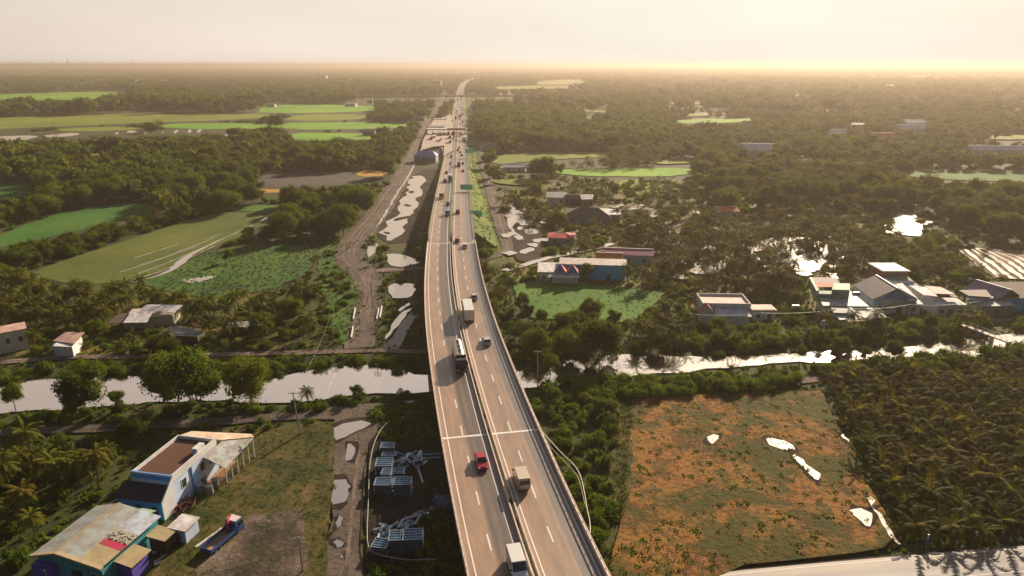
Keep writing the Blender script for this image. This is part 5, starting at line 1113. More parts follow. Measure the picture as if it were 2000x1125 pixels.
# ------------------------------------------------------------------ instanced mass for what is past counting
def mass(name, recs, sources, label=None, cat=None):
    """recs: x,y,scale x,y,z; sources: meshes"""
    n = len(recs)
    if not n: return
    me = bpy.data.meshes.new(name); me.vertices.add(n)
    A = np.array([(r[0], r[1], r[3] if len(r) > 3 else 0) for r in recs], np.float32); me.vertices.foreach_set('co', A.ravel())
    at = me.attributes.new('size', 'FLOAT_VECTOR', 'POINT'); at.data.foreach_set('vector', np.array([r[2] for r in recs], np.float32).ravel())
    at = me.attributes.new('turn', 'FLOAT_VECTOR', 'POINT'); at.data.foreach_set('vector', np.array([(0, 0, rnd.uniform(0, 6.28)) for r in recs], np.float32).ravel())
    at = me.attributes.new('pick', 'INT', 'POINT'); at.data.foreach_set('value', np.array([rnd.randrange(len(sources)) for r in recs], np.int32))
    o = link(name, me); tag(o, label, cat, kind='stuff')
    g = bpy.data.node_groups.new(name, 'GeometryNodeTree')
    g.interface.new_socket('Geometry', in_out='INPUT', socket_type='NodeSocketGeometry'); g.interface.new_socket('Geometry', in_out='OUTPUT', socket_type='NodeSocketGeometry')
    gi = g.nodes.new('NodeGroupInput'); go = g.nodes.new('NodeGroupOutput'); ip = g.nodes.new('GeometryNodeInstanceOnPoints'); jn = g.nodes.new('GeometryNodeJoinGeometry')
    for k, sm in enumerate(sources):
        so = bpy.data.objects.new(name+'_shape', sm)
        oi = g.nodes.new('GeometryNodeObjectInfo'); oi.inputs['Object'].default_value = so; oi.inputs['As Instance'].default_value = True
        g.links.new(oi.outputs['Geometry'], jn.inputs[0])
    g.links.new(gi.outputs[0], ip.inputs['Points']); g.links.new(jn.outputs[0], ip.inputs['Instance']); ip.inputs['Pick Instance'].default_value = True
    for nm, dt, so in (('size', 'FLOAT_VECTOR', 'Scale'), ('turn', 'FLOAT_VECTOR', 'Rotation'), ('pick', 'INT', 'Instance Index')):
        na = g.nodes.new('GeometryNodeInputNamedAttribute'); na.data_type = dt; na.inputs['Name'].default_value = nm
        outs = [q for q in na.outputs if q.enabled and q.name == 'Attribute']
        g.links.new(outs[0], ip.inputs[so])
    g.links.new(ip.outputs[0], go.inputs[0])
    md = o.modifiers.new('scatter', 'NODES'); md.node_group = g
    return o
# hero plants first: (kind, px, py, height or scale, variant, label)
HERO = [
 ('tree', 1690, 705, 3.8, 3, 'low yellow green tree leaning over the right canal from the garden bank'), ('tree', 1745, 700, 4.4, 0, 'rounded low tree on the near canal bank left of the footbridge water'), ('tree', 1640, 690, 4.2, 2, 'broad low tree closing off the right canal in the middle'),
 ('tree', 168, 800, 9.5, 0, 'big dark round tree at the left end of the near canal bank'),
 ('tree', 352, 795, 12, 2, 'widest dark tree overhanging the left canal, middle of the near bank'),
 ('tree', 395, 792, 9, 1, 'dark tree close against the widest tree on the near canal bank'),
 ('tree', 488, 786, 9.5, 0, 'dark spreading tree with a bare lower trunk before the open canal water'),
 ('tree', 30, 800, 6, 3, 'brownish low tree at the far left edge beside the canal'),
 ('tree', 232, 800, 4.6, 3, 'small yellowish tree between the round tree and the widest tree'),
 ('tree', 335, 706, 5.5, 0, 'round tree on the canal path below the rusty roofed shed'),
 ('tree', 1172, 700, 9.5, 2, 'huge round black green tree on the far bank right of the bridge'),
 ('tree', 1105, 700, 7, 0, 'medium tree touching the left side of the huge round canal tree'),
 ('tree', 1075, 738, 6, 3, 'slender light green tree standing beside the lone pole right of the bridge'),
 ('tree', 1148, 548, 6.2, 3, 'dark conical tree before the blue building wall'),
 ('tree', 541, 252, 15, 2, 'single large round tree among the bright far left fields'),
 ('tree', 448, 512, 5, 3, 'small dark tree at the lower edge of the olive field'),
 ('tree', 487, 466, 5.5, 1, 'dark tree on the water ditch corner of the olive field'),
 ('tree', 1710, 652, 5, 3, 'narrow tree on the far canal bank in front of the village roofs'),
 ('tree', 1812, 650, 5.5, 3, 'tall narrow dark tree between path and canal before the village'),
 ('tree', 820, 622, 5, 0, 'dark tree leaning at the left edge of the bridge by the ponds'),
 ('palm', 602, 790, .62, 0, 'lone small coconut palm on the near bank beside the leaning pole'),
 ('palm', 462, 660, .9, 1, 'lone tall coconut palm before the small white flat roof'),
 ('palm', 1952, 560, .8, 2, 'coconut palm at the pond edge behind the purple roofed house'),
 ('tree', 840, 560, 4.6, 0, 'low tree squeezed between the square pond and the bridge'),
]
def put_tree(x, y, h, v, label, group=None):
    cr, tr = BR[v]; e = empty('leafy_tree', (x, y, 0), rnd.uniform(0, 6.28), label, 'tree', group, h)
    link('crown', cr, e); link('trunk', tr, e); return e
def put_palm(x, y, s, v, label, group=None, src=None, nm='coconut_palm', cat='palm tree'):
    cr, tr = (src or PA)[v]; e = empty(nm, (x, y, 0), rnd.uniform(0, 6.28), label, cat, group, s)
    link('fronds', cr, e); link('trunk', tr, e); return e
for kind, px, py, h, v, lab in HERO:
    p = P(px, py); (put_tree if kind == 'tree' else put_palm)(p.x, p.y, h, v, lab)
def key_view(r, w):
    ins = -30 < r[4] < 2030
    return (0 if ins else 1, (r[1]**2+r[0]**2)**.5/(r[2]*w))
NMAX = 285
for kind, w in (('tree', 1), ('palm', 6), ('bush', 1), ('banana', 2)):
    L = sorted(pts[kind], key=lambda r: key_view(r, w)); near, rest = L[:NMAX], L[NMAX:]
    for r in near:
        gl = LAB[r[3]] % KW[kind]; gp = KW[kind]+'s: '+(LAB[r[3]] % '').strip()
        if kind == 'tree': put_tree(r[0], r[1], r[2], rnd.randrange(len(BR)), gl, gp)
        elif kind == 'palm': put_palm(r[0], r[1], r[2], rnd.randrange(len(PA)), gl, gp)
        elif kind == 'banana': put_palm(r[0], r[1], r[2], rnd.randrange(2), gl, gp, BA, 'banana_plant', 'banana plant')
        else:
            o = link('bush', BU[rnd.randrange(len(BU))], None, (r[0], r[1], 0), rnd.uniform(0, 6.28)); o.scale = (r[2]*.95, r[2]*.95, r[2]); tag(o, gl, 'bush', gp)
    N_, F_ = [r for r in rest if r[1] < 330], [r for r in rest if r[1] >= 330]
    rec = lambda q: [(r[0], r[1], (r[2]*rnd.uniform(.85, 1.15),)*2+(r[2],)) for r in q]
    if kind == 'tree': mass('woods', rec(N_), [a for a, b in BR]); mass('distant_woods', rec(F_)+[(x, y, (rnd.uniform(38, 60),)*2+(rnd.uniform(11, 18),)) for x, y in zip(XF, YF)], BRF)
    if kind == 'palm': mass('palm_grove', rec(N_), [a for a, b in PA]); mass('distant_palm_grove', rec(F_), PAF)
    if kind == 'bush': mass('undergrowth', rec(N_), BU); mass('distant_undergrowth', rec(F_), BUF)
# plantation rows
ypts = []
A0, A1 = P(1640, 765), P(1800, 1068)
poly = Z[0][0]; rowd = (A1-A0).normalized(); coln = Vector((-rowd.y, rowd.x, 0))
if coln.x < 0: coln = -coln
for i in range(-30, 60):
    for j in range(0, 60):
        p = A0+rowd*(i*4.2)+coln*(j*4.6)+Vector((rnd.uniform(-.3, .3), rnd.uniform(-.3, .3), 0))
        if p.y < 75: continue
        q = px_of(p.x, p.y)
        if inpoly(np.array([q[0]]), np.array([q[1]]), poly)[0]: ypts.append((p.x, p.y, rnd.uniform(.72, 1.15), 'plantation', q[0], q[1]))
ypts.sort(key=lambda r: key_view(r, 4))
for r in ypts[:295]: put_palm(r[0], r[1], r[2], rnd.randrange(5), 'young coconut palm in the crowded rows of the dark plantation at lower right', 'young palms of the plantation', YP, 'young_palm', 'palm tree')
if len(ypts) > 295: mass('palm_plantation', [(r[0], r[1], (r[2],)*3) for r in ypts[295:]], [a for a, b in YP])
# low growth: grass tufts over open ground
def tuft_mesh(name, mat, n, h, w, seed):
    g = random.Random(seed); mb = MB()
    for k in range(n):
        a = g.uniform(0, 6.28); r = g.uniform(0, w); b = Vector((math.cos(a)*r, math.sin(a)*r, 0)); t = b+Vector((g.uniform(-.3, .3), g.uniform(-.3, .3), g.uniform(.5, 1)*h)); s = Vector((-math.sin(a), math.cos(a), 0))*.11
        mb.add([b-s, b+s, t+s*.5, t-s*.5], [(0, 1, 2, 3)])
    return mesh(name, mb.v, mb.f, mat)
TU = [tuft_mesh('tuft', REED, 12, .7, .5, i) for i in range(3)]; TW = [tuft_mesh('weed', WEED, 12, .5, .45, i) for i in range(3)]
TB = [crown_mesh('low_weed', [(0, 0, .15, .5, .3), (.3, .2, .12, .35, .25)], 30, .13, BUSHL, .6, 300+i) for i in range(2)]
def scatter(name, polys, s, src, lo, hi, Y0=80, Y1=330, avoid=()):
    X, Y = band(Y0, Y1, s); px, py = project(X, Y); m = np.zeros(len(X), bool)
    for q in polys: m |= inpoly(px, py, q)
    for q in avoid: m &= ~inpoly(px, py, q)
    mass(name, [(x, y, (rnd.uniform(lo, hi),)*3) for x, y in zip(X[m], Y[m])], src)
WF = [(1232, 790), (1245, 778), (1400, 772), (1560, 765), (1602, 762), (1622, 800), (1655, 865), (1700, 960), (1766, 1070), (1640, 1085), (1400, 1110), (1330, 1170), (1180, 1180), (1205, 1060), (1215, 960), (1228, 860)]
PUD = [[(1496, 855), (1530, 862), (1550, 880), (1540, 884), (1510, 874), (1492, 866)], [(1548, 888), (1560, 895), (1566, 910), (1590, 926), (1600, 935), (1590, 944), (1582, 934), (1562, 916)], [(1660, 1000), (1672, 995), (1700, 998), (1704, 1022), (1690, 1030), (1668, 1014)]]
scatter('weeds', [WF], 1.15, TW, .6, 1.4, 80, 150)
X_, Y_ = band(80, 150, .72); qx, qy = project(X_, Y_); m_ = inpoly(qx, qy, WF); nz_ = np.sin(X_*.23+1.3*np.sin(Y_*.17))+np.cos(Y_*.31+.8*np.sin(X_*.4)); m_ &= nz_ > .35
mass('green_weeds', [(x, y, (rnd.uniform(.35, .9),)*3) for x, y in zip(X_[m_], Y_[m_])], TU)
scatter('low_weeds', [WF], 1.7, TB, .5, 1.5, 80, 150)
scatter('yard_weeds', [[(722, 800), (850, 780), (880, 860), (850, 860), (745, 862)], [(830, 1000), (905, 1010), (950, 1180), (712, 1180), (712, 1110), (800, 1105)]], 1.3, TB, 1.0, 2.4, 80, 135)
scatter('margin_weeds', [[(1200, 770), (1240, 770), (1218, 1020), (1185, 1020)], [(1190, 1060), (1400, 1085), (1400, 1112), (1180, 1140)]], 1.0, TB+TU, .6, 1.3, 80, 145)
scatter('margin_grass', [[(1212, 780), (1236, 780), (1220, 1000), (1190, 1000)]], .6, TU, .6, 1.3, 80, 145)
scatter('grass', [[(500, 850), (648, 822), (650, 960), (630, 1180), (260, 1180), (400, 985)], [(1200, 770), (1238, 770), (1215, 1010), (1180, 1010)]], 1.0, TU+TB, .3, 1.0, 80, 140, [[(430, 1040), (500, 1000), (560, 1000), (610, 1020), (600, 1100), (580, 1180), (360, 1180), (400, 1090)]])
scatter('marsh_grass', [[(300, 560), (340, 532), (385, 502), (460, 480), (610, 480), (615, 520), (560, 560), (480, 575), (380, 585)], [(700, 470), (620, 480), (640, 600), (640, 670), (700, 676), (716, 600), (700, 540), (662, 506)], [(740, 530), (836, 530), (836, 680), (720, 680)], [(1000, 562), (1060, 549), (1295, 574), (1235, 628), (1060, 610)]], 2.0, TU+TB, .5, 1.1, 130, 300, [[(752, 552), (818, 552), (812, 586), (768, 586)], [(755, 612), (830, 592), (800, 640), (760, 684)]])
scatter('ground_cover', [[(-300, 640), (900, 640), (900, 1300), (-300, 1300)], [(950, 520), (2300, 520), (2300, 1300), (1000, 1300)]], 2.1, TB+TU, .6, 1.4, 84, 260, EXCL)

vr_ = []
for k in range(260):
    s_ = S[iA]-6+rnd.random()**1.5*520; p, n = atS(s_); e_ = p.z*1.35; t = rnd.random(); o_ = G+RW+1.0+t*(e_+1.5); q = p+n*o_; vr_.append((q.x, q.y, (rnd.uniform(.4, 1.0),)*3, max(0, p.z*(1-t*(e_+1.5)/e_))))
    if k % 3 == 0:
        t = rnd.random(); q = p-n*(G+LW+1.0+t*p.z*1.35); vr_.append((q.x, q.y, (rnd.uniform(.5, 1.5),)*3, max(0, p.z*(1-t))))
mass('verge_grass', vr_, TB)
for k in range(34):
    sd_ = -1 if k % 2 else 1; p, n, _s = atY(rnd.uniform(253, 259)); q = p+n*(sd_*rnd.uniform(2, 9) if k % 3 else sd_*rnd.uniform(9.5, 14)); h_ = rnd.uniform(1.6, 3.4)
    o = link('bush', BU[k % 4], None, (q.x, q.y, 0), rnd.uniform(0, 6)); o.scale = (h_,)*3; tag(o, 'leafy green bush packed against the bridge end at the far joint', 'bush', 'bushes around the far end of the bridge')
# ------------------------------------------------------------------ vehicles (forward is +Y, centre on the ground)
def paint(name, c, rough=.35): return plain('paint_'+name, c, rough, .15, .6, var=.05)
TYRE = plain('tyre', (.02, .02, .02), .8, var=.2); HEADL = plain('headlamp', (.75, .75, .7), .2); TAIL = plain('tail_lamp', (.45, .02, .02), .3); CHROME = plain('hub_metal', (.4, .4, .4), .35, .8)
PROTO = {}
def wheels(parts, xs, ys, r=.33, w=.24):
    for y in ys:
        for s_ in (-1, 1):
            t = MB(); t.cyl((s_*(xs-w), y, r), (s_*xs, y, r), r, n=12); h = MB(); h.cyl((s_*(xs-.01), y, r), (s_*(xs+.015), y, r), r*.55, n=8)
            parts.append(('wheel', t, TYRE, ('hub', h, CHROME)))
def car_parts(kind):
    P_ = []
    if kind in ('car', 'suv'):
        L, W, H, hood = (4.4, .88, 1.45, .92) if kind == 'car' else (4.7, .94, 1.78, 1.08)
        h = L/2; b = MB()
        b.prism([(-h, .35), (-h, .85), (-h+.12, hood), (h-1.2, hood), (h-.12, hood-.18), (h, .62), (h, .32), (h-.3, .24), (-h+.3, .24)], -W, W)
        P_.append(('body', b, 'P', .05))
        g = MB(); zt = H-.04; y0, y1 = (-h+.35, h-1.25) if kind == 'car' else (-h+.12, h-1.35)
        bt = [(-W+.05, y0, hood), (W-.05, y0, hood), (W-.05, y1, hood), (-W+.05, y1, hood)]; tp = [(-W+.22, y0+.45, zt), (W-.22, y0+.45, zt), (W-.22, y1-.75, zt), (-W+.22, y1-.75, zt)]
        if kind == 'suv': tp = [(-W+.18, y0+.22, zt), (W-.18, y0+.22, zt), (W-.18, y1-.62, zt), (-W+.18, y1-.62, zt)]
        g.add(bt+tp, [(4, 5, 6, 7), (0, 1, 5, 4), (1, 2, 6, 5), (2, 3, 7, 6), (3, 0, 4, 7)]); P_.append(('window', g, GLASS, .02))
        r = MB(); r.slab([(a*1.03, y0+(y1-y0)/2+(c-(y0+(y1-y0)/2))*1.03, zt+.05) for a, c, _ in tp], .07)
        for i in range(4): r.cyl(bt[i], tp[i], .045, n=4)
        P_.append(('roof', r, 'P', 0)); wheels(P_, W+.01, (-h+.85, h-.85))
        for s_ in (-1, 1): P_.append(('headlight', MB().box(s_*W*.72-.17, s_*W*.72+.17, h-.06, h+.02, .58, .74), HEADL, 0)); P_.append(('tail_light', MB().box(s_*W*.75-.16, s_*W*.75+.16, -h-.02, -h+.05, .66, .84), TAIL, 0)); P_.append(('mirror', MB().box(s_*(W+.1)-.09, s_*(W+.1)+.09, y1-.45, y1-.3, hood, hood+.14), 'P', 0))
    elif kind == 'van':
        L, W, H = 5.3, .97, 2.25; h = L/2
        P_.append(('body', MB().prism([(-h, .4), (-h, 2.0), (-h+.12, H), (h-1.5, H), (h-.75, 1.3), (h-.05, 1.05), (h, .4), (h-.3, .3), (-h+.3, .3)], -W, W), 'P', .06))
        P_.append(('windscreen', MB().slab([(-W+.08, h-1.44, H-.03), (W-.08, h-1.44, H-.03), (W-.06, h-.74, 1.34), (-W+.06, h-.74, 1.34)], .05), GLASS, 0))
        for s_ in (-1, 1): P_.append(('window', MB().box(s_*W-.015, s_*W+.02, -h+.3, h-1.65, 1.25, 1.9), GLASS, 0)); P_.append(('headlight', MB().box(s_*W*.75-.16, s_*W*.75+.16, h-.04, h+.03, .75, .98), HEADL, 0)); P_.append(('tail_light', MB().box(s_*W*.88-.08, s_*W*.88+.08, -h-.03, -h+.03, .8, 1.5), TAIL, 0)); P_.append(('mirror', MB().box(s_*(W+.14)-.1, s_*(W+.14)+.1, h-1.1, h-.98, 1.3, 1.6), DARKST, 0))
        P_.append(('rear_window', MB().box(-W+.2, W-.2, -h-.03, -h+.02, 1.25, 1.95), GLASS, 0)); P_.append(('number_plate', MB().box(-.3, .3, -h-.04, -h, .62, .8), TRIM, 0)); wheels(P_, W+.01, (-h+.95, h-.95), .36)
    elif kind in ('box_truck', 'tank_truck', 'open_truck', 'bus'):
        L = {'box_truck': 11.5, 'tank_truck': 12, 'open_truck': 8.5, 'bus': 11}[kind]; W = 1.22; h = L/2
        if kind == 'bus':
            P_.append(('body', MB().prism([(-h, .45), (-h, 3.1), (-h+.2, 3.25), (h-.3, 3.25), (h, 2.9), (h, .45), (h-.3, .35), (-h+.3, .35)], -W, W), 'P', .06))
            for s_ in (-1, 1): P_.append(('window', MB().box(s_*W-.015, s_*W+.02, -h+.4, h-.6, 1.5, 2.6), GLASS, 0)); P_.append(('tail_light', MB().box(s_*W*.85-.1, s_*W*.85+.1, -h-.03, -h+.03, .8, 1.5), TAIL, 0))
            P_.append(('windscreen', MB().box(-W+.1, W-.1, h-.05, h+.02, 1.3, 2.8), GLASS, 0)); wheels(P_, W+.01, (-h+2.2, h-2.2), .5, .3)
        else:
            P_.append(('cab', MB().prism([(h-2.2, .9), (h-2.2, 2.75), (h-2.0, 2.95), (h-.5, 2.9), (h-.05, 1.9), (h, .55), (h-.4, .45), (h-2.2, .45)], -W+.05, W-.05), 'P', .05))
            P_.append(('windscreen', MB().slab([(-W+.18, h-.46, 2.82), (W-.18, h-.46, 2.82), (W-.15, h-.03, 1.95), (-W+.15, h-.03, 1.95)], .05), GLASS, 0))
            for s_ in (-1, 1): P_.append(('window', MB().box(s_*(W-.05)-.015, s_*(W-.05)+.02, h-1.5, h-.6, 1.75, 2.5), GLASS, 0)); P_.append(('mirror', MB().box(s_*(W+.12)-.1, s_*(W+.12)+.1, h-.5, h-.38, 1.8, 2.5), DARKST, 0)); P_.append(('headlight', MB().box(s_*W*.7-.2, s_*W*.7+.2, h-.03, h+.04, .7, .92), HEADL, 0)); P_.append(('tail_light', MB().box(s_*W*.8-.14, s_*W*.8+.14, -h-.05, -h, .75, .95), TAIL, 0))
            P_.append(('chassis', MB().box(-.5, .5, -h, h-2.2, .55, .95), DARKST, 0))
            if kind == 'box_truck':
                b = MB().box(-W-.02, W+.02, -h, h-2.4, .98, 3.75); P_.append(('cargo_box', b, 'P2', .03)); r = MB(); [r.box(-W-.07+0, -W-.02, y, y+.08, 1.0, 3.7) and r.box(W+.02, W+.07, y, y+.08, 1.0, 3.7) for y in [(-h+.1)+.75*i for i in range(12)]]
                P_.append(('rib', r, GALV, 0)); g = MB(); [g.box(x-.03, x+.03, -h-.05, -h-.005, 1.0, 3.7) for x in (-1.1, -.6, -.15, .15, .6, 1.1)]; g.box(-1.15, 1.15, -h-.04, -h-.006, 2.3, 2.38); P_.append(('rear_door', g, GALV, 0))
            elif kind == 'tank_truck':
                t = MB(); t.cyl((0, -h+.1, 2.15), (0, h-2.7, 2.15), 1.22, n=22); P_.append(('tank', t, 'P2', 0)); g = MB(); [g.cyl((0, y, 2.15), (0, y+.08, 2.15), 1.26, n=22) for y in [(-h+.9)+1.55*i for i in range(6)]]
                P_.append(('band', g, GALV, 0)); g = MB(); [g.cyl((0, y, 3.3), (0, y, 3.6), .28, n=10) for y in (-h+2.2, -h+4.6, -h+7)]; g.box(-.3, .3, -h+1, h-3.2, 3.36, 3.41); P_.append(('hatch', g, DARKST, 0)); g = MB(); g.box(-1.2, 1.2, h-2.65, h-2.3, .9, 3.3); P_.append(('cab_guard', g, DARKST, 0))
            else:
                g = MB(); g.box(-W, W, -h, h-2.5, 1.0, 1.1); P_.append(('bed', g, TIMBER, 0)); g = MB(); g.box(-W-.04, -W, -h, h-2.5, 1.0, 1.7); g.box(W, W+.04, -h, h-2.5, 1.0, 1.7); g.box(-W, W, -h-.04, -h, 1.0, 1.7); g.box(-W, W, h-2.5, h-2.44, 1.0, 2.2); P_.append(('side_board', g, 'P2', 0))
            wheels(P_, W-.02, (-h+1.2, -h+2.4, h-1.4), .5, .32)
    return P_
def vehicle(kind, name, cat, label, pos, yaw, col='white', p2=None, pitch=0, group=None, small=False):
    key = (kind, col, p2)
    if key not in PROTO:
        L = []
        for q in car_parts(kind):
            m_ = q[2]; m_ = COLS[col] if m_ == 'P' else (COLS[p2 or col] if m_ == 'P2' else m_)
            me = mesh(q[0], q[1].v, q[1].f, m_); sub = None
            bv = q[3] if not isinstance(q[3], tuple) else 0
            if bv:
                bm = bmesh.new(); bm.from_mesh(me); bmesh.ops.remove_doubles(bm, verts=bm.verts, dist=1e-4); bmesh.ops.recalc_face_normals(bm, faces=bm.faces); bmesh.ops.bevel(bm, geom=list(bm.edges), offset=bv, segments=2, affect='EDGES', clamp_overlap=True); bm.to_mesh(me); bm.free()
            if isinstance(q[3], tuple): sub = (q[3][0], mesh(q[3][0], q[3][1].v, q[3][1].f, q[3][2]))
            L.append((q[0], me, sub))
        PROTO[key] = L
    e = empty(name, pos, yaw, label, cat, group); e.rotation_euler = (pitch, 0, yaw)
    for nm, me, sub in PROTO[key]:
        if small and nm in ('mirror', 'headlight', 'number_plate', 'rib'): continue
        o = link(nm, me, e)
        if sub and not small: link(sub[0], sub[1], o)
    return e
COLS = {k: paint(k, c) for k, c in dict(white=(.75, .73, .70), silver=(.45, .45, .46), dark=(.04, .04, .05), red=(.42, .015, .04), maroon=(.15, .02, .03), yellow=(.55, .36, .04), orange=(.65, .16, .03), blue=(.05, .14, .40), grey=(.2, .2, .21), teal=(.1, .32, .32), cream=(.62, .50, .40), black=(.02, .02, .022)).items()}
COLS['tank'] = plain('paint_tank', (.62, .55, .50), .28, .75, .5, var=.12)
def on_road(px, py, lane):
    """vehicle whose footprint is seen at pixel (px,py)"""
    z = 6.5
    for _ in range(8): p = P(px, py, z); z = zdeck(p.y)
    q, n, s_ = atY(p.y); a, b = atS(max(0, s_-5))[0], atS(s_+5)[0]; d = b-a
    yaw = math.atan2(d.y, d.x)-math.pi/2; pit = math.atan2(d.z, d.xy.length)
    o = (Vector((p.x, p.y, 0))-q).dot(n); lo, hi = (-G-LW+1.3, -G-1.3) if lane == 'L' else (G+1.3, G+RW-1.3); o = min(hi, max(lo, o)) if p.y < 600 else o
    r = q+n*o; r.z = zdeck(r.y)+.02
    return (r, yaw+(math.pi if lane == 'L' else 0), (-pit if lane == 'L' else pit))
VL = [
 ('van', 'van', 'white minibus with dark windscreen cut by the bottom picture edge', 1008, 1108, 'L', 'white', None),
 ('van', 'van', 'silver grey minibus driving away on the right carriageway near the bottom', 1019, 945, 'R', 'cream', None),
 ('car', 'car', 'small bright red car on the left carriageway just below the expansion joint', 939, 903, 'L', 'red', None),
 ('tank_truck', 'tank_truck', 'black cabbed tanker truck with a shiny silver tank on the left carriageway', 897, 706, 'L', 'black', 'tank'),
 ('box_truck', 'box_truck', 'tall white container truck driving away on the right carriageway', 914, 618, 'R', 'maroon', 'white'),
 ('car', 'car', 'silver car on the right carriageway halfway between container truck and joint', 951, 672, 'R', 'silver', None),
 ('car', 'car', 'silver car just ahead of the tall white container truck', 926, 584, 'R', 'silver', None),
 ('car', 'car', 'dark maroon car on the far expansion joint of the right carriageway', 893, 472, 'R', 'maroon', None),
 ('car', 'car', 'white car just behind the dark maroon one on the right carriageway', 908, 483, 'R', 'white', None),
 ('suv', 'car', 'dark maroon off-road car on the right carriageway level with the lower green sign', 894, 416, 'R', 'maroon', None),
 ('van', 'van', 'teal and white van on the left carriageway level with the lower green sign', 874, 420, 'L', 'teal', None),
 ('car', 'car', 'dark red topped car right behind the teal van on the left carriageway', 875, 400, 'L', 'dark', None),
 ('open_truck', 'truck', 'yellow truck hugging the left edge of the left carriageway', 863, 386, 'L', 'yellow', 'yellow'),
 ('box_truck', 'truck', 'blue grey truck on the left carriageway level with the upper green sign', 880, 353, 'L', 'grey', 'silver'),
 ('suv', 'car', 'black off-road car left of the blue grey truck', 869, 355, 'L', 'black', None),
 ('car', 'car', 'maroon car left of centre above the black off-road car', 872, 338, 'L', 'maroon', None),
 ('bus', 'bus', 'dark bus in the right carriageway beyond the upper green sign', 896, 324, 'R', 'dark', None),
 ('car', 'car', 'red car at the right edge beyond the upper green sign', 904, 335, 'R', 'red', None),
 ('car', 'car', 'dark car beside the front of the dark bus', 904, 320, 'R', 'dark', None),
 ('van', 'van', 'white van with pale top on the left carriageway short of the toll barrier', 882, 306, 'L', 'white', None),
 ('car', 'car', 'silver car behind the white van on the left carriageway', 880, 320, 'L', 'silver', None),
 ('car', 'car', 'small black car just past the toll plaza, nearest of four', 902, 304, 'R', 'black', None),
 ('car', 'car', 'small silver car just past the toll plaza, second of four', 899, 298, 'R', 'silver', None),
 ('car', 'car', 'small dark car just past the toll plaza, third of four', 892, 294, 'R', 'dark', None),
 ('car', 'car', 'small maroon car just past the toll plaza, farthest of four', 897, 289, 'R', 'maroon', None),
 ('box_truck', 'truck', 'red truck waiting under the red board of the toll gate', 879, 272, 'L', 'red', 'red'),
 ('van', 'van', 'grey van waiting at the toll booths left of the red truck', 862, 274, 'L', 'grey', None),
 ('bus', 'bus', 'white bus waiting at the leftmost toll booths', 848, 270, 'L', 'white', None),
 ('car', 'car', 'maroon car waiting right of the red truck at the toll booths', 891, 275, 'L', 'maroon', None),
 ('car', 'car', 'dark car at the far right toll booth', 905, 273, 'R', 'dark', None),
 ('bus', 'bus', 'orange bus in the queue beyond the toll gate', 901, 226, 'R', 'orange', None),
]
for kind, nm, lab, px, py, lane, c_, c2 in VL:
    pos, yaw, pit = on_road(px, py, lane); vehicle(kind, nm, nm.replace('_', ' ') if nm != 'tank_truck' else 'tanker truck', lab, pos, yaw, c_, c2, pit, small=py < 500)
for k in range(34):
    y = 244-(k*2.1) if k < 30 else 180-(k-30)*3; lane = 'LR'[k % 3 != 0]; zz = 1.5
    q, n, s_ = atY(P(0, y, zz).y); o = rnd.choice((-6.3, -3) if lane == 'L' else (2.6, 5.8)); r = q+n*o; X_, Y_ = px_of(r.x, r.y, zz)
    pos, yaw, pit = on_road(X_, Y_, lane); kd = rnd.choice(['car', 'car', 'van', 'bus', 'box_truck'])
    big = kd in ('bus', 'box_truck')
    vehicle(kd, 'car' if not big else 'truck', 'car' if not big else 'truck', ('tiny lorry or coach' if big else 'tiny car')+' in the dense queue between toll gate and overpass', pos, yaw, rnd.choice(['white', 'dark', 'silver', 'maroon', 'grey', 'blue']), None, pit, 'tiny '+('lorries' if big else 'cars')+' queueing beyond the toll gate', True)
for k in range(26):
    x, y = rnd.uniform(842, 908), rnd.uniform(258, 282); zc_ = P(x, y, 1.53); ln = 'L' if x < 886 else 'R'; kd = rnd.choice(['car', 'car', 'van', 'box_truck'])
    q_, n_, _s = atY(zc_.y); d_ = Vector((-n_.y, n_.x, 0)); lor = kd == 'box_truck'
    vehicle(kd, 'truck' if lor else 'car', 'truck' if lor else 'car', ('small lorry' if lor else 'small car')+' waiting on the apron in front of the toll gate', (zc_.x, zc_.y, 1.55), math.atan2(d_.y, d_.x)-math.pi/2+(math.pi if ln == 'L' else 0), rnd.choice(['white', 'dark', 'silver', 'red', 'grey', 'blue']), None, 0, 'small '+('lorries' if lor else 'cars')+' on the toll gate apron', True)
# parked loader truck in the yard
c0 = P(437, 1058); e = vehicle('open_truck', 'truck', 'truck', 'blue open bed truck with a red crane arm parked in the yard at lower left', (c0.x, c0.y, .02), R(-20), 'blue', 'blue'); e.scale = (.84,)*3
g = MB(); g.cyl((0, 1.5, 1.1), (0, 1.5, 3.3), .25, n=8); g.cyl((0, 1.5, 3.2), (-.8, 3.4, 3.4), .2, .14, n=8); g.build('crane_arm', REDP, e); MB().box(-1.1, 1.1, 2.3, 3.9, 2.9, 3.08).build('cab_roof', plain('pink_cab_roof', (.75, .6, .6), .5), e)
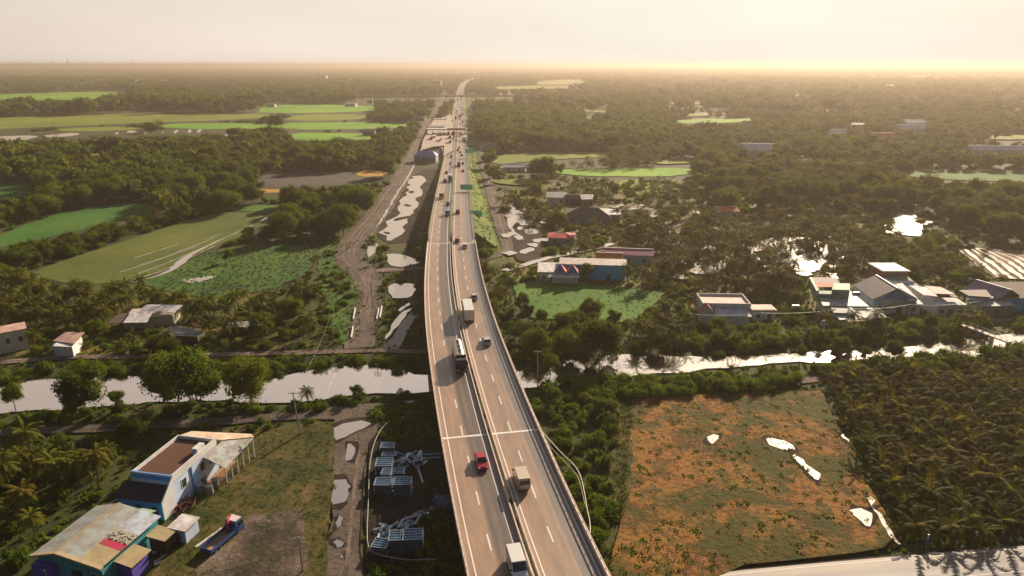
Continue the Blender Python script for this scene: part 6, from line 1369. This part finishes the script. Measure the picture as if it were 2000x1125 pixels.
# ------------------------------------------------------------------ signs, poles, stores and scattered things
SGN = plain('sign_green', (.0, .85, .45), .4, var=.05); SW = plain('sign_white', (.85, .85, .85), .5, var=.02)
def road_sign(label, px, py, w, h, zb, over=True, lines=2):
    """green direction sign on a post beside the right carriageway; (px,py) is the panel's centre"""
    z = zb+h/2
    c = P(px, py, z+1.5); e = empty('road_sign', (c.x, c.y, 0), 0, label, 'road sign')
    p = MB().box(-w/2, w/2, -.06, .06, zb+1.5, zb+1.5+h).build('panel', SGN, e, bevel=.02)
    b = MB(); t = .09; z0 = zb+1.5
    b.box(-w/2+.08, w/2-.08, -.075, -.062, z0+.08, z0+.08+t); b.box(-w/2+.08, w/2-.08, -.075, -.062, z0+h-.08-t, z0+h-.08); b.box(-w/2+.08, -w/2+.08+t, -.075, -.062, z0+.18, z0+h-.18); b.box(w/2-.08-t, w/2-.08, -.075, -.062, z0+.18, z0+h-.18); b.build('border', SW, p)
    g = MB(); rr = random.Random(px)
    for k in range(lines):
        zz = z0+h*(.70-.36*k); x = -w*.40+.5*(k % 2)
        while x < w*.36:
            l = rr.uniform(.16, .42); g.box(x, x+l, -.08, -.063, zz-.16, zz+.2); x += l+.1
            if rr.random() < .25: x += .35
    g.build('lettering', SW, p)
    q = MB(); px0 = w/2-.4 if over else 0
    q.cyl((px0+1.2 if over else -w*.28, .25, 0), (px0+1.2 if over else -w*.28, .25, z0+h*.8), .17, n=8)
    if over:
        q.cyl((px0+1.2, .25, z0+h*.7), (-w*.4, .25, z0+h*.7), .1, n=6); q.cyl((px0+1.2, .25, z0+h*.3), (-w*.4, .25, z0+h*.3), .1, n=6)
    else: q.cyl((w*.28, .25, 0), (w*.28, .25, z0+h*.8), .17, n=8)
    q.build('post', GALV, e)
road_sign('large green direction sign hanging over the right lane, nearer the toll plaza', 911, 365, 6.6, 2.9, 4.2)
road_sign('green direction sign on posts on the right verge above the far bridge joint', 930, 417, 5.2, 2.9, 2.6, False)
road_sign('small green sign on the right verge level with the toll office', 917, 294, 7.0, 3.2, 3.6, False)
# poles
POLEC = plain('pole_concrete', (.40, .37, .34), .8, var=.2)
POLES = [('utility_pole', 652, 672, 8.5, 'concrete pole on the left canal bank straight above the open water', 1), ('utility_pole', 735, 674, 9.5, 'double arm power pole on the canal bank left of the bridge', 2), ('utility_pole', 728, 600, 8.0, 'power pole with cross arms beside the narrow earth road', 2),
 ('utility_pole', 718, 508, 8.5, 'tall slim pole at the bend of the curving earth road', 1), ('utility_pole', 586, 850, 9.5, 'tall leaning pole with a stay on the near left canal bank', 1), ('utility_pole', 592, 1118, 6.2, 'thin pole at the edge of the dirt yard near the bottom', 1),
 ('utility_pole', 1050, 742, 7.5, 'lone pole in the thicket just right of the bridge', 1), ('utility_pole', 735, 545, 8.5, 'slim pole between the two ponds left of the bridge', 2)]
tops = {}
for nm, px, py, h, lab, k in POLES:
    p = P(px, py); e = empty(nm, (p.x, p.y, 0), 0, lab, 'pole'); lx = .5 if 'leaning' in lab else .05
    MB().cyl((0, 0, -.2), (-lx, 0, h), .16, .10, n=8).build('post', POLEC, e); tops[(px, py)] = Vector((p.x-lx, p.y, h))
    for j in range(k):
        z = h-.3-.8*j; MB().box(-1.0-lx, 1.0-lx, -.06, .06, z-.06, z+.06).build('cross_arm', POLEC, e)
        g = MB(); [g.cyl((x-lx, 0, z+.06), (x-lx, 0, z+.24), .05, n=6) for x in (-.9, -.35, .35, .9)]; g.build('insulator', DARKST, e)
    if 'stay' in lab: MB().cyl((.55, .2, 0), (0, 0, h*.45), .09, n=6).build('stay', POLEC, e)
def wire(label, a, b, sag, r=.035):
    g = MB(); n = 14; pr = None
    for k in range(n+1):
        t = k/n; p = a.lerp(b, t)-Vector((0, 0, sag*4*t*(1-t)))
        if pr is not None: g.cyl(pr, p, r, n=4)
        pr = p
    tag(g.build('wire', plain('wire_metal', (.25, .24, .22), .5)), label, 'wire')
for nm, (p, q) in {'upper': ((735, 674), (728, 600)), 'middle': ((728, 600), (735, 545)), 'top': ((735, 545), (718, 508))}.items():
    for s_, w_ in ((-.8, 'left'), (.8, 'right')): wire('%s strand of the power line on the %s span left of the bridge' % (w_, {'upper': 'nearest', 'middle': 'second', 'top': 'farthest'}[nm]), tops[p]+Vector((s_, 0, 0)), tops[q]+Vector((s_, 0, 0)), .7)
wire('thin sagging wire from the leaning pole across the left canal', tops[(586, 850)], tops[(652, 672)], 1.5)
# boat traffic sign on the far canal bank
p = P(1603, 664); e = empty('traffic_sign', (p.x, p.y, 0), 0, 'round white sign with a dark arrow on a banded pole beside the far canal bank', 'traffic sign')
for k in range(6): MB().cyl((0, 0, k*.9), (0, 0, k*.9+.9), .09, n=8).build('post_band', SW if k % 2 else REDP, e)
MB().cyl((0, -.1, 4.9), (0, -.2, 4.9), .85, n=20).build('disc', SW, e); MB().cyl((.2, -.205, 4.9), (.2, -.23, 4.9), .5, n=16).build('symbol', DARKST, e); MB().cyl((.2, -.235, 4.9), (.2, -.25, 4.9), .3, n=14).build('symbol', SW, e)
MB().add([(-.8, -.22, 4.9), (-.35, -.22, 5.25), (-.35, -.22, 4.55), (-.8, -.24, 4.9), (-.35, -.24, 5.25), (-.35, -.24, 4.55)], [(0, 1, 2), (5, 4, 3), (0, 3, 4, 1), (1, 4, 5, 2), (2, 5, 3, 0)]).build('symbol', DARKST, e)
# blue banner by the corner road
p = P(1808, 1071); e = empty('banner_sign', (p.x, p.y, 0), R(15), 'narrow upright blue banner on a pale post in front of the dark palms', 'sign')
MB().cyl((0, 0, 0), (0, 0, 2.4), .05, n=8).build('post', SW, e); MB().box(-.25, .25, -.06, -.03, .55, 2.0).build('banner', plain('banner_blue', (.01, .25, .70), .5), e); MB().cyl((0, 0, 2.4), (0, 0, 2.55), .12, n=8).build('finial', SW, e)
# pale house sign white cross in the right wood
# oil drums by the blue house
DRUM = plain('drum_grey', (.33, .32, .33), .45, .5, var=.3)
for px, py, lab in ((392, 960, 'grey steel drum at the near corner beside the blue house'), (410, 962, 'pale topped steel drum in the middle of the drum group'), (422, 950, 'grey steel drum right of the pale topped one'), (398, 945, 'dark steel drum furthest back against the house wall')):
    p = P(px, py); e = empty('steel_drum', (p.x, p.y, 0), 0, lab, 'drum'); MB().cyl((0, 0, 0), (0, 0, 1.5), .62, n=18).build('barrel', DRUM, e); g = MB(); [g.cyl((0, 0, z), (0, 0, z+.06), .66, n=18) for z in (.02, .5, 1.0, 1.46)]; g.build('rim', GALV, e)
    MB().cyl((0, 0, 1.4), (0, 0, 1.505), .55, n=14).build('lid', TIMBER if 'pale' in lab else DARKST, e)
def beam(label, a, b, w, h, mat, name='plank', cat='plank', z=.05, group=None):
    a, b = P(*a), P(*b); d = b-a; L = d.length; e = MB(); e.box(-w/2, w/2, 0, L, z, z+h); e.box(-w/2-.03, w/2+.03, .15, .3, z-.02, z+h+.02); e.box(-w/2-.03, w/2+.03, L-.3, L-.15, z-.02, z+h+.02)
    o = e.build(name, mat, None, (a.x, a.y, 0), math.atan2(d.y, d.x)-math.pi/2); tag(o, label, cat, group)
PW = plain('weathered_white', (.66, .60, .52), .7, var=.25, scale=2)
beam('long white beam leaning from the truck bed towards the debris', (382, 1072), (434, 1034), .45, .3, PW)
beam('white plank, longest of the loose boards left of the truck', (301, 1105), (352, 1078), .5, .15, PW)
beam('narrow pale board lying beside the longest plank', (300, 1100), (345, 1070), .22, .12, PW)
beam('short pale board at the top of the loose boards', (336, 1072), (350, 1064), .4, .12, PW)
beam('olive plank nearest to the truck wheels', (350, 1100), (372, 1080), .5, .1, BEIGE)
beam('brown timber lying alongside the truck bed', (392, 1070), (430, 1046), .3, .2, TIMBER)
beam('white board propped behind the beige lean-to', (300, 1082), (325, 1052), .6, .2, PW)
rr = random.Random(9); g = MB()
for k in range(80):
    p = P(rr.gauss(352, 12), rr.gauss(990, 9)); a = rr.uniform(0, 3.1); l = rr.uniform(.5, 1.6)
    g.cyl((p.x-l*math.cos(a), p.y-l*math.sin(a), rr.uniform(.1, 1.2)), (p.x+l*math.cos(a), p.y+l*math.sin(a), rr.uniform(.1, 1.2)), .07, n=5)
tag(g.build('scrap_timber', plain('red_scrap', (.20, .05, .04), .8, var=.5)), 'tangled heap of dark red scrap timber below the blue house wall', 'scrap heap', kind='stuff')
# steel formwork stacks
STL = plain('form_steel', (.05, .14, .25), .45, .5, var=.4, scale=2); RIM = plain('form_rim', (.42, .52, .60), .4, .6, var=.3, scale=3)
def stack(px, py, w, d, n, yaw, lab, lay=.42):
    p = P(px, py); e = empty('formwork_stack', (p.x, p.y, 0), R(yaw), lab, 'steel stack', 'stacks of blue steel formwork beside the bridge')
    for k in range(n):
        o = rr.uniform(-.06, .06); z = k*lay; b = MB(); b.box(-w/2+o+.06, w/2+o-.06, -d/2+.06, d/2-.06, z+.04, z+lay-.08)
        for j in range(4): x = -w/2+o+w*(j+.5)/4; b.box(x-.04, x+.04, -d/2+.01, d/2-.01, z+.02, z+lay-.1)
        q = b.build('panel', STL, e); r = MB(); t = .09
        for z0 in ((z+lay-.1,) if k < n-1 else (z+lay-.1, z+lay-.02)): r.box(-w/2+o, w/2+o, -d/2, -d/2+t, z0, z0+.06); r.box(-w/2+o, w/2+o, d/2-t, d/2, z0, z0+.06); r.box(-w/2+o, -w/2+o+t, -d/2+t, d/2-t, z0, z0+.06); r.box(w/2+o-t, w/2+o, -d/2+t, d/2-t, z0, z0+.06)
        if k == n-1:
            for j in range(1, 4): y = -d/2+d*j/4; r.box(-w/2+o+t, w/2+o-t, y-.03, y+.03, z+lay-.06, z+lay+.01)
        r.build('rim', RIM, q)
for a in [(757, 880, 2.6, 2.0, 3, 0, 'lowest blue stack at the top end of the upper yard'), (760, 893, 2.7, 1.6, 2, 0, 'thin blue stack just below the topmost one'), (752, 921, 3.0, 2.8, 5, 2, 'tall blue stack at the upper left of the yard'),
          (780, 934, 1.9, 2.0, 4, 0, 'narrow stack with a pale tray on top in the middle'), (757, 940, 1.8, 2.0, 5, -3, 'narrow stack with a bright rimmed frame on top, middle left'), (750, 960, 2.9, 2.4, 5, 0, 'tall broad stack at the lower left of the upper group'),
          (787, 963, 3.1, 2.4, 6, 2, 'tallest dark stack at the lower right of the upper group'), (818, 907, 1.5, 1.5, 3, 10, 'small stack right of the loose beams close to the bridge'),
          (745, 1078, 2.4, 2.2, 4, -12, 'leaning dark stack at the left of the lower group'), (775, 1072, 2.2, 2.4, 6, 3, 'middle dark stack of the lower group'), (806, 1070, 3.4, 2.6, 6, 5, 'widest dark stack at the right of the lower group')]: stack(*a)
for k in range(64):
    px, py = (rr.uniform(775, 830), rr.uniform(888, 915)) if k < 24 else ((rr.uniform(735, 860), 0) if 1 else 0)
    if k >= 24: py = 1050-(px-735)*.42+rr.uniform(-10, 12)
    a = rr.uniform(20, 160); p = P(px, py); l = rr.uniform(1.2, 2.6); g = MB(); w = rr.uniform(.2, .5)
    g.box(-l/2, l/2, -w/2, w/2, .1, .22); g.box(-l/2, l/2, -w/2-.04, -w/2, .05, .34); g.box(-l/2, l/2, w/2, w/2+.04, .05, .34)
    o = g.build('formwork_tray', RIM if k % 3 else plain('white_steel', (.6, .6, .6), .4, .3, var=.2), None, (p.x, p.y, .02+.12*(k % 4)), R(a)); o.rotation_euler.x = rr.uniform(-.3, .3)
    tag(o, 'loose pale steel panel lying beside the '+('upper blue stacks' if k < 24 else 'lower blue stacks'), 'steel tray', 'loose steel panels in the '+('upper' if k < 24 else 'lower')+' yard')
beam('blue girder lying between the small stack and the bridge, upper one', (820, 892), (868, 888), .5, .4, STL, 'steel_girder', 'girder')
beam('blue girder lying between the small stack and the bridge, lower one', (822, 899), (862, 896), .5, .4, STL, 'steel_girder', 'girder')
beam('long white girder standing out right of the tallest dark stack', (826, 945), (815, 912), .35, .3, PW, 'steel_girder', 'girder')
beam('dark girder across the top of the loose panels', (772, 885), (815, 898), .3, .3, STL, 'steel_girder', 'girder')
g = MB()
for k in range(90):
    p = P(rr.gauss(868, 9), rr.gauss(985, 6)); a = rr.uniform(0, 3.1); l = rr.uniform(.4, 1.2)
    g.cyl((p.x-l*math.cos(a), p.y-l*math.sin(a), rr.uniform(.1, .9)), (p.x+l*math.cos(a), p.y+l*math.sin(a), rr.uniform(.1, .9)), .045, n=4)
tag(g.build('steel_rods', plain('blue_rod', (.14, .26, .36), .5, .3)), 'tangle of pale blue steel rods beside the bridge between the two yards', 'steel rods', kind='stuff')
# pale hoses looping round the yards
def hose(label, pxs, z=.5, r=.10, mat=None, posts=False):
    c = spline([P(x, y, z) for x, y in pxs], 1.2); g = MB()
    for a, b in zip(c, c[1:]): g.cyl(a, b+(b-a)*.05, r, n=6)
    m_ = mat or PW
    if posts:
        e = empty('rope_fence', (c[0].x, c[0].y, 0), 0, label, 'fence'); o = g.build('rope', m_, e); o.location = -e.location
        q = MB(); [q.cyl((p.x, p.y, -.1), (p.x, p.y, z+.15), .06, n=6) for p in c[::4]]; o = q.build('post', PW, e); o.location = -e.location
    else: tag(g.build('hose', m_), label, 'hose')
hose('pale rope fence looping around the left side of the storage yard', [(760, 822), (744, 838), (730, 868), (722, 910), (720, 960), (718, 1010), (717, 1040), (720, 1068), (738, 1082), (765, 1088), (800, 1093), (850, 1092)], 1.0, .07, plain('rope', (.42, .46, .38), .8), True)
hose('pale hose curving through the thicket right of the bridge', [(1046, 828), (1070, 855), (1100, 888), (1118, 904), (1132, 925), (1140, 955), (1146, 990), (1152, 1020), (1152, 1045), (1146, 1056)], 2.3, .09)
hose('thinner yellowish hose running beside the pale one', [(1055, 848), (1080, 878), (1105, 904), (1124, 924), (1134, 948), (1140, 975), (1146, 1000)], 2.2, .06, plain('yellow_hose', (.40, .38, .16), .7))
# small stones and litter in the yard
g = MB()
for k in range(260):
    if k % 2: p = P(rr.uniform(440, 600), rr.uniform(1005, 1110))
    else: p = P(rr.gauss(742, 10), rr.gauss(1105, 10))
    s_ = rr.uniform(.05, .2); g.box(p.x-s_, p.x+s_, p.y-s_, p.y+s_*.7, 0, s_*1.2, top=.6)
tag(g.build('rubble', plain('rubble_stone', (.45, .38, .33), .8, var=.4)), kind='stuff')
# slabs by the canal near the bridge
beam('pale concrete slab lying on the near canal bank beside the bridge', (776, 788), (809, 786), .9, .3, CONCP, 'concrete_slab', 'slab')
beam('small upright pale block on the near canal bank', (777, 774), (783, 764), .8, .8, CONCP, 'concrete_block', 'block')
for k, (x, y) in enumerate(((740, 604), (694, 604), (746, 600), (690, 640))):
    beam('white painted road edge kerb, '+['right side before the canal path', 'left side before the canal path', 'second on the right side', 'lowest on the left side'][k], (x, y), (x-4, y+22), .3, .6, WHITE, 'kerb_block', 'kerb')

for k, (x, h) in enumerate(((58, 70), (104, 55), (134, 62), (200, 80), (172, 48), (260, 60))):
    p = P(x, 128.5+(k % 3)); e = empty('radio_mast', (p.x, p.y, 0), 0, 'thin mast on the left horizon, '+['leftmost of six', 'second from the left', 'third from the left', 'tallest of six', 'shortest of six', 'rightmost of six'][k], 'mast')
    MB().cyl((0, 0, 0), (0, 0, h*3), 9, 4, n=4).build('tower', DARKST, e); MB().cyl((0, 0, h*3), (0, 0, h*3.4), 3, 2, n=4).build('antenna', DARKST, e)

for px, py, lab in ((1668, 585, 'steel water tank on a frame left of the purple gabled house'), (1772, 600, 'steel water tank on a frame right of the purple gabled house'), (1550, 612, 'steel water tank on a frame left of the green storeyed house')):
    p = P(px, py+14); e = empty('water_tank', (p.x, p.y, 0), 0, lab, 'water tank'); g = MB()
    for a_ in (-1, 1):
        for b_ in (-1, 1): g.cyl((a_*.7, b_*.7, -.1), (a_*.6, b_*.6, 3.6), .07, n=5)
    g.build('frame', DARKST, e); MB().cyl((-1, 0, 4.2), (1, 0, 4.2), .62, n=16).build('tank', GALV, e)
vp = []
for k, (px, py) in enumerate(((1345, 660), (1480, 658), (1650, 648), (1770, 640), (1900, 634))):
    p = P(px, py); e = empty('utility_pole', (p.x, p.y, 0), 0, 'slim grey pole on the village canal path, number %s from the left' % ['one', 'two', 'three', 'four', 'five'][k], 'pole'); MB().cyl((0, 0, -.1), (0, 0, 7.2), .13, .08, n=7).build('post', POLEC, e); MB().box(-.6, .6, -.05, .05, 6.8, 6.92).build('cross_arm', POLEC, e); vp.append(Vector((p.x, p.y, 6.95)))
for k in range(4): wire('sagging wire between village poles, span %s from the left' % ['one', 'two', 'three', 'four'][k], vp[k], vp[k+1], .6, .03)
# ------------------------------------------------------------------ the air
hm = bpy.data.materials.new('haze_air'); hm.use_nodes = True; N = hm.node_tree.nodes; N.remove(N['Principled BSDF'])
pv = N.new('ShaderNodeVolumePrincipled'); hm.node_tree.links.new(pv.outputs[0], N['Material Output'].inputs['Volume'])
pv.inputs['Color'].default_value = (.52, .435, .365, 1); pv.inputs['Density'].default_value = HAZE; pv.inputs['Anisotropy'].default_value = .47
hb = MB().box(-27000, 27000, -450, 30500, -1.0, 78)
hz = hb.build('haze', hm); tag(hz, kind='stuff')
